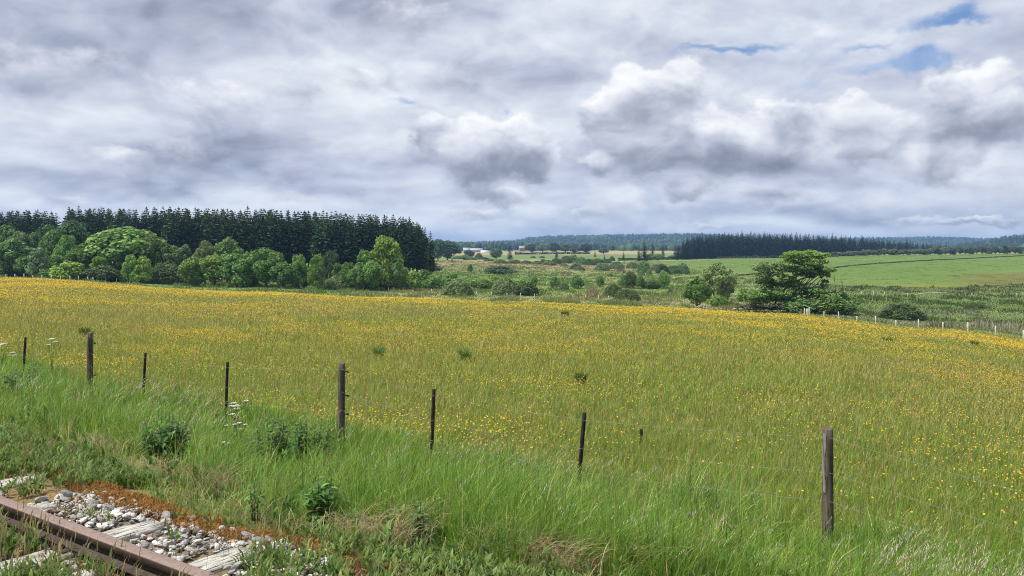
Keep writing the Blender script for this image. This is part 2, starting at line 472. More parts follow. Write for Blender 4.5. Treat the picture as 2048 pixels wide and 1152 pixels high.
def build_ground():
    rows = np.concatenate([np.linspace(-40, 0, 30), np.linspace(0.4, 22, 150)[0:], np.geomspace(22.4, 320, 210), np.geomspace(324, 1000, 110), np.geomspace(1030, 5900, 34)])
    us = np.concatenate([np.linspace(-2.4, -0.85, 30), np.linspace(-0.84, 0.84, 300), np.linspace(0.85, 2.4, 30)])
    R, U = np.meshgrid(rows, us, indexing='ij')
    Y = R; X = U * (np.maximum(R, 0) + 9.0 + 0.6 * np.abs(np.minimum(R, 0)))
    Z = ground_z(X, Y)
    V = np.stack([X, Y, Z], -1).reshape(-1, 3)
    col = ground_col(X, Y).reshape(-1, 3)
    nr, nc = R.shape
    I = np.arange(nr * nc).reshape(nr, nc)
    Q = np.stack([I[:-1, :-1], I[:-1, 1:], I[1:, 1:], I[1:, :-1]], -1).reshape(-1, 4)
    cen = V[Q].mean(1)
    zn = zone(cen[:, 0], cen[:, 1])
    names = {0: ('track_bed', M_track), 1: ('grassy_verge', M_ground), 2: ('meadow', M_ground), 3: ('rough_pasture', M_ground), 4: ('green_pasture', M_field), 5: ('distant_fields', M_field)}
    for k, (nm, mat) in names.items():
        q = Q[zn == k]
        if not len(q): continue
        used, inv = np.unique(q, return_inverse=True)
        me = mesh_np(nm, V[used], quads=inv.reshape(-1, 4), mats=[mat], col=col[used], smooth=True)
        tag(add(nm, me), kind='structure')
build_ground()
# ------------------------------------------------------------------ tree building blocks
def unit(v):
    return v / np.maximum(np.linalg.norm(v, axis=-1, keepdims=True), 1e-9)

def cards(cen, nor, size, aspect=1.0, along=None, r=None):
    """one quad per centre, facing nor; along = preferred long axis"""
    r = r or rng
    n = len(cen)
    ref = r.normal(size=(n, 3)) if along is None else along + 0.25 * r.normal(size=(n, 3))
    a = unit(np.cross(nor, ref)); b = unit(np.cross(a, nor))
    sz = np.broadcast_to(np.asarray(size, dtype=float), (n,))[:, None]
    a = a * sz * 0.5; b = b * sz * 0.5 * aspect
    V = np.stack([cen - a - b * 0.6, cen + a * 0.9 - b, cen + a * 0.5 + b, cen - a * 0.8 + b * 0.8], 1).reshape(-1, 3)
    Q = np.arange(4 * n).reshape(n, 4)
    return V, Q

def tube(pts, rad, n=6):
    pts = np.asarray(pts, float); rad = np.asarray(rad, float)
    k = len(pts)
    d = np.gradient(pts, axis=0); d = unit(d)
    ref = np.where(np.abs(d[:, 2:3]) > 0.9, np.array([[1., 0, 0]]), np.array([[0, 0, 1.]]))
    a = unit(np.cross(d, ref)); b = np.cross(d, a)
    th = np.linspace(0, 2 * math.pi, n, endpoint=False)
    V = pts[:, None] + rad[:, None, None] * (np.cos(th)[None, :, None] * a[:, None] + np.sin(th)[None, :, None] * b[:, None])
    V = V.reshape(-1, 3)
    Q = []
    for i in range(k - 1):
        for j in range(n):
            Q.append((i * n + j, i * n + (j + 1) % n, (i + 1) * n + (j + 1) % n, (i + 1) * n + j))
    top = [( (k - 1) * n, (k - 1) * n + j, (k - 1) * n + j + 1) for j in range(1, n - 1)]
    return V, np.array(Q), np.array(top)

class Acc:
    def __init__(self): self.V = []; self.Q = []; self.T = []; self.C = []; self.M = []; self.MT = []; self.n = 0
    def put(self, V, Q=None, T=None, col=(1, 1, 1), mat=0):
        V = np.asarray(V, float)
        if Q is not None and len(Q): self.Q.append(np.asarray(Q) + self.n); self.M += [mat] * len(Q)
        if T is not None and len(T): self.T.append(np.asarray(T) + self.n); self.MT += [mat] * len(T)
        c = np.asarray(col, float)
        self.C.append(np.broadcast_to(c, (len(V), 3)) if c.ndim == 1 else c)
        self.V.append(V); self.n += len(V)
    def mesh(self, name, mats, smooth=False):
        return mesh_np(name, np.concatenate(self.V), np.concatenate(self.Q) if self.Q else None, np.concatenate(self.T) if self.T else None,
                       mats=mats, col=np.concatenate(self.C), smooth=smooth, midx=self.M + self.MT)

M_leaf = col_mat('leaves', 0.6, 0.36, 0, 1, 0.0, 1, objcol=True, spec=0.3)
M_needle = col_mat('needles', 0.7, 0.08, 0, 1, 0.0, 1, objcol=True, spec=0.2)
M_bark = col_mat('bark', 0.9, 0, 0.6, 20, 0.4, 5.0, spec=0.15)

def leafcol(n, r, spread=0.15, yellow=0.18):
    v = np.exp(r.normal(0, spread, n))
    y = r.normal(0, yellow, n)
    return np.stack([v * (1 + 0.35 * y), v * (1 + 0.08 * y), v * (1 - 0.2 * y)], -1).clip(0.2, 2.2)

def lobes_crown(r, lobes, n, size, jitter=0.55, zmin=-1e9, up=0.25, hollow=0.0):
    """leaf cards over a set of ellipsoid lobes (c, radii)"""
    w = np.array([(l[1][0] * l[1][1] + l[1][1] * l[1][2] + l[1][0] * l[1][2]) for l in lobes]); w = w / w.sum()
    pick = r.choice(len(lobes), n, p=w)
    c = np.array([l[0] for l in lobes])[pick]; rad = np.array([l[1] for l in lobes])[pick]
    d = unit(r.normal(size=(n, 3)))
    k = r.random(n) ** (1 / 4.0)
    k = 0.35 + 0.72 * k ** 0.6
    p = c + d * rad * k[:, None]
    nor = unit(unit(d / rad) + jitter * r.normal(size=(n, 3)) + np.array([0, 0, up]))
    keep = p[:, 2] > zmin
    lob = np.exp(r.normal(0, 0.13, len(lobes)))[pick]
    p, nor, lob = p[keep], nor[keep], lob[keep]
    V, Q = cards(p, nor, size * r.uniform(0.6, 1.35, len(p)), r=r)
    col = np.repeat(leafcol(len(p), r) * lob[:, None], 4, 0)
    return V, Q, col

def limb(r, p0, p1, r0, r1, sag=0.06, n=6, seg=6):
    t = np.linspace(0, 1, seg)[:, None]
    p0 = np.array(p0, float); p1 = np.array(p1, float)
    L = np.linalg.norm(p1 - p0)
    mid = r.normal(size=3) * sag * L
    pts = p0 * (1 - t) + p1 * t + mid * (4 * t * (1 - t)) + r.normal(size=(seg, 3)) * 0.012 * L * np.sin(math.pi * t)
    return tube(pts, np.linspace(r0, r1, seg), n)

def broad_proto(seed, kind):
    """unit tree: width 1, height 1, base at 0.  returns (trunk mesh, crown mesh)"""
    r = np.random.default_rng(seed)
    lobes = []
    if kind == 'dome':       # wide rounded crown down to the ground
        for i in range(44):
            d = unit(r.normal(size=3)); d[2] = abs(d[2]) ** 0.8 * (1 if r.random() < 0.85 else -0.5)
            rr = r.uniform(0.08, 0.15)
            c = np.array([d[0] * 0.36, d[1] * 0.36, 0.46 + d[2] * 0.40])
            lobes.append((c, np.array([rr, rr, rr * 0.85])))
        lobes.append((np.array([0, 0, 0.46]), np.array([0.30, 0.30, 0.32])))
        zmin, N, size = 0.02, 5200, 0.042
    elif kind == 'tall':     # ovoid pointed crown
        for i in range(46):
            z = r.uniform(0.06, 0.94)
            R = 0.40 * math.sin(math.pi * min(1, (z + 0.10) / 1.12)) ** 0.7 * (1.0 - 0.30 * z)
            th = r.uniform(0, 2 * math.pi); rr = r.uniform(0.09, 0.16) * (1.1 - 0.4 * z)
            lobes.append((np.array([R * math.cos(th), R * math.sin(th), z * 0.96]), np.array([rr, rr, rr * 0.75])))
        for z in (0.3, 0.5, 0.68): lobes.append((np.array([0, 0, z]), np.array([0.28 * (1.15 - z), 0.28 * (1.15 - z), 0.16])))
        zmin, N, size = 0.02, 4600, 0.042
    elif kind == 'open':     # loose several-stemmed crown with gaps
        for i in range(40):
            d = unit(r.normal(size=3)); rr = r.uniform(0.06, 0.12)
            k = r.uniform(0.7, 1.0)
            c = np.array([d[0] * 0.40 * k, d[1] * 0.40 * k, 0.60 + d[2] * 0.36 * k])
            lobes.append((c, np.array([rr, rr, rr * 0.7])))
        zmin, N, size = 0.12, 3000, 0.036
    elif kind == 'lollipop': # crown clear of the ground on a visible trunk
        for i in range(34):
            d = unit(r.normal(size=3)); rr = r.uniform(0.12, 0.19)
            c = np.array([d[0] * 0.33, d[1] * 0.33, 0.60 + d[2] * 0.27])
            lobes.append((c, np.array([rr, rr, rr * 0.85])))
        zmin, N, size = 0.16, 3600, 0.05
    V, Q, C = lobes_crown(r, lobes, N, size, zmin=zmin)
    a = Acc(); a.put(V, Q, col=C)
    crown = a.mesh('crown_' + kind, [M_leaf])
    b = Acc(); bc = (0.13, 0.11, 0.085)
    if kind == 'open':
        for i in range(5):
            th = i * 1.3 + r.uniform(0, 0.5)
            v, q, t = limb(r, (0.03 * math.cos(th), 0.03 * math.sin(th), 0), (0.22 * math.cos(th), 0.22 * math.sin(th), 0.62), 0.022, 0.008)
            b.put(v, q, t, bc)
            for j in range(3):
                t2 = th + r.uniform(-0.8, 0.8)
                v, q, t = limb(r, (0.15 * math.cos(th), 0.15 * math.sin(th), 0.4), (0.36 * math.cos(t2), 0.36 * math.sin(t2), r.uniform(0.6, 0.9)), 0.01, 0.003)
                b.put(v, q, t, bc)
    else:
        v, q, t = limb(r, (0, 0, -0.02), (0.01, 0, 0.62), 0.034, 0.012, 0.02)
        b.put(v, q, t, bc)
        for j in range(7):
            th = r.uniform(0, 6.28); z0 = r.uniform(0.2, 0.5)
            v, q, t = limb(r, (0, 0, z0), (0.32 * math.cos(th), 0.32 * math.sin(th), z0 + r.uniform(0.1, 0.35)), 0.014, 0.004)
            b.put(v, q, t, bc)
    return b.mesh('trunk_' + kind, [M_bark], True), crown

def shrub_proto(seed, kind):
    r = np.random.default_rng(seed)
    a = Acc()
    if kind == 'willow':       # smooth dome of fine upright shoots
        N = 3800
        d = unit(r.normal(size=(N, 3))); d[:, 2] = np.abs(d[:, 2])
        bump = 1 + 0.16 * (fbm2(d[:, 0] * 3 + seed, d[:, 1] * 3 + d[:, 2] * 2, seed, 2) - 0.5) * 2
        k = (0.6 + 0.4 * r.random(N) ** 0.4) * bump
        p = np.stack([d[:, 0] * 0.47 * k, d[:, 1] * 0.47 * k, 0.02 + d[:, 2] * 0.93 * k], -1)
        dirn = unit(d * np.array([1, 1, 0.9]) + np.array([0, 0, 0.5]))
        nor = unit(d + 0.7 * r.normal(size=(N, 3)) + np.array([0, 0, 0.2]))
        V, Q = cards(p, nor, 0.028 * r.uniform(0.6, 1.3, N), aspect=2.6, along=dirn, r=r)
        cl = np.exp(0.5 * (fbm2(d[:, 0] * 4, d[:, 1] * 4 + d[:, 2] * 4, seed + 5, 2) - 0.5))
        a.put(V, Q, col=np.repeat(leafcol(N, r, 0.2, 0.2) * cl[:, None], 4, 0))
    elif kind == 'leafy':      # lumpy leafy bush
        lobes = []
        for i in range(26):
            d = unit(r.normal(size=3)); d[2] = abs(d[2]); rr = r.uniform(0.12, 0.2)
            lobes.append((np.array([d[0] * 0.34, d[1] * 0.34, 0.25 + d[2] * 0.5]), np.array([rr, rr, rr * 1.1])))
        lobes.append((np.array([0, 0, 0.35]), np.array([0.36, 0.36, 0.4])))
        V, Q, C = lobes_crown(r, lobes, 3000, 0.055, zmin=0.0)
        a.put(V, Q, col=C)
    elif kind == 'twiggy':     # almost bare bush
        N = 1500
        d = unit(r.normal(size=(N, 3))); d[:, 2] = np.abs(d[:, 2])
        k = 0.35 + 0.65 * r.random(N) ** 0.6
        p = np.stack([d[:, 0] * 0.46 * k, d[:, 1] * 0.46 * k, 0.02 + d[:, 2] * 0.9 * k], -1)
        nor = unit(np.cross(d, r.normal(size=(N, 3))))
        V, Q = cards(p, nor, 0.016, aspect=6.0, along=unit(d + np.array([0, 0, 0.6])), r=r)
        a.put(V, Q, col=np.repeat(leafcol(N, r, 0.2, 0.1), 4, 0))
    return a.mesh('foliage_' + kind, [M_leaf])

RAW = {'full': [], 'wood': [], 'edge': []}
def spruce_proto(seed, kind):
    """unit height spruce, full = branches to the ground; wood = bare lower trunk"""
    r = np.random.default_rng(seed)
    a = Acc()
    rmax = {'full': 0.20, 'wood': 0.125, 'edge': 0.135}[kind]
    z0 = {'full': 0.03, 'wood': 0.30, 'edge': 0.08}[kind]
    rows = {'full': 24, 'wood': 26, 'edge': 28}[kind]
    for i in range(rows):
        f = i / (rows - 1.0)
        z = z0 + (0.985 - z0) * f
        prof = (1 - f) ** 0.9 if kind == 'full' else min(1.0, (1 - f) / 0.62) ** 0.95 * (0.6 + 0.4 * min(1, f * 5))
        nb = int(9 - 4 * f)
        off = r.uniform(0, 6.28)
        for j in range(nb):
            th = off + j * 6.283 / nb + r.normal(0, 0.18)
            L = rmax * prof * r.uniform(0.65, 1.2) + 0.008
            d = np.array([math.cos(th), math.sin(th), 0]); sd = np.array([-d[1], d[0], 0])
            dr = r.uniform(0.25, 0.55) * (1 - 0.7 * f)
            zz = z + r.normal(0, 0.006)
            p0 = d * 0.004 + np.array([0, 0, zz]); p1 = d * L * 0.6 + np.array([0, 0, zz - dr * L * 0.6]); p2 = d * L + np.array([0, 0, zz - dr * L * 0.75])
            wv = 0.007 + 0.27 * L
            dn = np.array([0, 0, -0.45 * wv])
            v = [p0 - sd * wv * 0.25, p0 + sd * wv * 0.25, p1 + sd * wv * 0.5 + dn, p1 - sd * wv * 0.5 + dn, p2]
            c = leafcol(1, r, 0.25, 0.15)[0]
            a.put(v, [(0, 1, 2, 3)], [(3, 2, 4)], col=c)
            for q in range(3):          # hanging sprays
                t = r.uniform(0.35, 1.0); pc = p0 * (1 - t) + p2 * t + sd * r.normal(0, wv * 0.4)
                ks = min(1.0, 0.25 + L / 0.09); h = r.uniform(0.016, 0.034) * ks; wd = r.uniform(0.010, 0.022) * ks
                e = unit(np.array([r.normal(), r.normal(), 0.0])[None])[0]
                v = [pc - e * wd, pc + e * wd, pc + e * wd * 0.3 + np.array([0, 0, -h]) + d * 0.006]
                a.put(v, None, [(0, 1, 2)], col=leafcol(1, r, 0.25, 0.15)[0])
    tip = [(0.006, 0, 0.97), (-0.006, 0.004, 0.97), (0, 0, 1.015)]
    a.put(tip, None, [(0, 1, 2)], col=(1.1, 1.1, 1.0))
    b = Acc()
    v, q, t = tube([(0, 0, -0.01), (0.002, 0, 0.4), (0, 0, 0.97)], [0.0105, 0.0075, 0.001], 5)
    b.put(v, q, t, (0.15, 0.115, 0.09))
    if kind == 'wood':
        for i in range(22):             # dead lower branches
            z = r.uniform(0.1, 0.36); th = r.uniform(0, 6.28); L = r.uniform(0.03, 0.08)
            v, q, t = tube([(0, 0, z), (L * math.cos(th), L * math.sin(th), z - 0.012)], [0.0022, 0.0008], 3)
            b.put(v, q, t, (0.11, 0.09, 0.075))
    both = Acc()
    for src, mt in ((a, 0), (b, 1)):
        Vs = np.concatenate(src.V); Cs = np.concatenate(src.C)
        both.put(Vs, np.concatenate(src.Q) if src.Q else None, np.concatenate(src.T) if src.T else None, Cs, mt)
    RAW[kind].append((np.concatenate(a.V), np.concatenate(a.Q), np.concatenate(a.T), np.concatenate(a.C)))
    return (b.mesh('trunk_spruce', [M_bark], True), a.mesh('crown_spruce', [M_needle]), both.mesh('spruce_whole', [M_needle, M_bark]))

BROAD = {k: [broad_proto(100 + 7 * i + 31 * j, k) for i in range(4 if k in ('dome', 'tall') else 2)] for j, k in enumerate(('dome', 'tall', 'open', 'lollipop'))}
SHRUB = {k: [shrub_proto(300 + i + 17 * j, k) for i in range(3)] for j, k in enumerate(('willow', 'leafy', 'twiggy'))}
SPRUCE = {k: [spruce_proto(500 + i + 13 * j, k) for i in range(3 if k == 'full' else 6)] for j, k in enumerate(('full', 'wood', 'edge'))}

def solve_y(px, py, y0=None):
    """distance where the ground on column px appears at row py, beyond y0"""
    u = (px - 1024) / F
    ys = np.geomspace(y0 or max(float(edge_y(u)) - 12, 30), 6000, 1500)
    g = ground_z(u * ys, ys)
    pr = HZ + (CZ - g) / ys * F
    ok = np.where(pr <= py)[0]
    return float(ys[ok[0]]) if len(ok) else 1000.0

def stand(px, top, width, Y=None, base=None):
    if Y is None: Y = solve_y(px, base)
    X = (px - 1024) / F * Y
    z = gz1(X, Y)
    h = (CZ - (top - HZ) / F * Y) - z
    return X, Y, z, max(h, 0.4), width / F * Y

BRIGHT = (0.165, 0.295, 0.058); MID = (0.120, 0.220, 0.052); DARKG = (0.066, 0.122, 0.038); GREY = (0.165, 0.240, 0.100)
OLIVE = (0.105, 0.155, 0.052); LIME = (0.205, 0.335, 0.065); BROWNP = (0.21, 0.155, 0.13); SPR = (0.021, 0.047, 0.013); SPR2 = (0.036, 0.060, 0.034)
_cnt = {}
def nxt(k, n):
    _cnt[k] = _cnt.get(k, -1) + 1
    return _cnt[k] % n

def jcol(c, a=0.10):
    v = math.exp(random.gauss(0, a)); h = random.gauss(0, 0.05)
    return (c[0] * v * (1 + h), c[1] * v, c[2] * v * (1 - h), 1.0)

def tree(px, top, width, Y, base, kind, colr, name, label, cat='tree', group=None, wide=1.12):
    X, Yd, z, h, wd = stand(px, top, width, Y, base)
    trunk, crown = BROAD[kind][nxt(kind, len(BROAD[kind]))]
    root = empty(name, (X, Yd, z - 0.1), random.uniform(0, 6.28))
    root.scale = (wd * wide, wd * wide, h * 1.03)
    tag(root, label, cat, group)
    add('trunk', trunk, root)
    c = add('crown', crown, root); c.color = jcol(colr)
    return root

def shrub(px, top, width, Y, base, kind, colr, name, label, cat='shrub', group=None):
    X, Yd, z, h, wd = stand(px, top, width, Y, base)
    me = SHRUB[kind][nxt(kind, 3)]
    o = add(name, me); o.location = (X, Yd, z - 0.05); o.rotation_euler = (0, 0, random.uniform(0, 6.28))
    o.scale = (wd * 1.05, wd * 1.05, h * 1.03); o.color = jcol(colr)
    return tag(o, label, cat, group)

def spruce(px, top, Y, kind, colr, label, group=None, parts=False, wscale=1.0, name='spruce_tree', base=None):
    if Y is None: Y = solve_y(px, base)
    X, Yd, z, h, _ = stand(px, top, 10, Y)
    tr, cr, both = SPRUCE[kind][nxt('sp' + kind, len(SPRUCE[kind]))]
    sc = (h * wscale * random.uniform(0.92, 1.1),) * 2 + (h * 1.0,)
    if parts:
        root = empty(name, (X, Yd, z - 0.1), random.uniform(0, 6.28)); root.scale = sc
        add('trunk', tr, root); c = add('crown', cr, root); c.color = jcol(colr, 0.12)
        return tag(root, label, 'tree', group)
    o = add(name, both); o.location = (X, Yd, z - 0.1); o.rotation_euler = (0, 0, random.uniform(0, 6.28)); o.scale = sc
    o.color = jcol(colr, 0.14)
    return tag(o, label, 'tree', group)
# ------------------------------------------------------------------ tall spruce plantation on the left
SKYL = ([-160, -60, 0, 40, 80, 112, 120, 132, 150, 200, 250, 330, 400, 480, 560, 640, 700, 760, 790, 815, 835, 850, 862, 872],
        [424, 421, 419, 417, 419, 418, 434, 414, 412, 413, 413, 412, 413, 415, 417, 420, 423, 426, 429, 434, 443, 452, 462, 478])
k = 0
for row, (Y, step, drop) in enumerate(((240, 18, 4), (252, 18, 2), (266, 17, 0))):
    px = -110 + row * 5
    while px < 838:
        q = px + random.uniform(-3, 3)
        if not (114 < q < 131):
            top = np.interp(q, *SKYL) + random.gauss(0, 2.2) + drop + random.uniform(-1, 5)
            spruce(q, top, Y + random.uniform(-4, 4), 'wood', SPR if random.random() < (0.55 if q < 480 else 0.85) else (0.045, 0.095, 0.030),
                   'dark green spruce of the tall plantation standing behind the leafy trees on the left', 'spruces of the tall plantation on the left', wscale=random.uniform(1.1, 1.5))
        px += step
for px, top, Y, lab in ((806, 431, 236, 'spruce with long bare trunk near the right end of the tall plantation'),
                        (820, 437, 233, 'bare trunked spruce with pale lower stem, third from the end of the tall plantation'),
                        (836, 445, 238, 'slim dark spruce second from the right end of the tall plantation'),
                        (850, 452, 244, 'slender spruce just left of the outermost spruce of the tall plantation'),
                        (861, 461, 232, 'outermost and lowest spruce at the right end of the tall plantation')):
    spruce(px, top, Y, 'wood', SPR, lab, 'spruces at the plantation edge', parts=True, wscale=0.95)

# ------------------------------------------------------------------ leafy trees in front of it
G1 = 'leafy trees in front of the plantation'
T = [  # px, top, width, Y, kind, colour, label
    (-60, 452, 80, 215, 'dome', MID, 'broad green tree cut off by the left edge of the picture'),
    (8, 449, 62, 214, 'dome', MID, 'round green tree rising highest at the left edge of the picture'),
    (38, 462, 46, 211, 'dome', GREY, 'greyish round topped tree behind the birch on the far left'),
    (64, 464, 40, 216, 'dome', MID, 'mid green tree between two darker trees on the far left'),
    (94, 449, 56, 222, 'dome', DARKG, 'dark rounded tree just left of the gap in the plantation skyline'),
    (147, 439, 74, 220, 'dome', DARKG, 'large dark rounded tree standing in the gap of the plantation skyline'),
    (112, 458, 58, 208, 'dome', MID, 'bushy green tree in front of the large dark rounded tree'),
    (24, 476, 72, 200, 'dome', MID, 'wide leafy tree behind the meadow fence at the far left'),
    (134, 464, 50, 203, 'tall', BRIGHT, 'light green pointed tree left of the wide dome shaped tree'),
    (168, 486, 62, 200, 'dome', MID, 'leafy tree with bright top left of the wide dome shaped tree'),
    (76, 493, 44, 195, 'tall', GREY, 'grey green birch with fine foliage close to the meadow on the left'),
    (50, 512, 40, 197, 'dome', MID, 'low rounded tree filling the space left of the birch'),
    (112, 508, 50, 197, 'tall', MID, 'small pointed green tree behind the bright round bush'),
    (195, 466, 40, 212, 'dome', MID, 'small rounded tree against the left flank of the wide dome'),
    (250, 454, 152, 206, 'dome', (0.165, 0.285, 0.068), 'very wide dome shaped bright green tree before the dark plantation'),
    (300, 470, 60, 203, 'dome', MID, 'leafy side crown on the right of the wide dome shaped tree'),
    (200, 510, 40, 192, 'tall', BRIGHT, 'young pointed tree below the left side of the wide dome'),
    (262, 505, 36, 193, 'tall', LIME, 'taller of two bright young trees below the wide dome'),
    (287, 510, 36, 193, 'tall', LIME, 'shorter of two bright young trees below the wide dome'),
    (335, 488, 66, 205, 'dome', MID, 'soft green tree between the wide dome and the paired crowns'),
    (368, 488, 44, 206, 'tall', GREY, 'greyish narrow tree between the wide dome and the paired crowns'),
    (410, 481, 52, 207, 'dome', GREY, 'left one of two paired grey green crowns before the plantation'),
    (455, 474, 58, 208, 'dome', MID, 'right one of two paired crowns, darker, before the plantation'),
    (392, 513, 66, 193, 'dome', BRIGHT, 'bright leafy tree at the left end of the dense front group'),
    (430, 508, 60, 194, 'dome', LIME, 'light green rounded tree second in the dense front group'),
    (472, 506, 68, 194, 'dome', BRIGHT, 'rounded bright tree in the middle of the dense front group'),
    (500, 500, 50, 198, 'tall', BRIGHT, 'upright bright tree behind the dense front group'),
    (532, 495, 76, 194, 'dome', BRIGHT, 'highest rounded tree of the dense front group with deep shade beneath'),
    (566, 524, 56, 191, 'dome', MID, 'low spreading tree at the right end of the dense front group'),
    (597, 504, 38, 196, 'tall', BRIGHT, 'slim upright tree left of the taller lone poplar shaped tree'),
    (634, 506, 38, 193, 'tall', BRIGHT, 'upright poplar shaped bright tree standing alone before the dark spruces'),
    (613, 530, 26, 198, 'tall', MID, 'small sapling tree between the two upright bright trees'),
    (660, 500, 40, 222, 'dome', DARKG, 'dark green tree under the dark spruces right of the poplar shaped tree'),
    (676, 523, 26, 200, 'tall', MID, 'thin pointed young tree behind the grey dome bush'),
    (697, 520, 36, 198, 'tall', MID, 'oval young tree between the grey dome bush and the tall ovoid tree'),
    (730, 497, 46, 200, 'tall', BRIGHT, 'shoulder tree leaning against the left of the tall ovoid tree'),
    (771, 471, 76, 200, 'tall', BRIGHT, 'tall ovoid bright green tree in front of the dark spruce edge'),
    (716, 530, 40, 196, 'dome', MID, 'low round tree at the foot of the tall ovoid tree, left side'),
    (795, 520, 40, 198, 'dome', MID, 'low round tree at the foot of the tall ovoid tree, right side'),
    (745, 520, 40, 196, 'dome', BRIGHT, 'bright low crown in front of the tall ovoid tree'),
]
for i, (px, top, wd, Y, kd, cl, lab) in enumerate(T):
    tree(px, top, wd, Y, None, kd, cl, 'leafy_tree', lab, 'tree', G1)
G2 = 'bushes along the far side of the meadow'
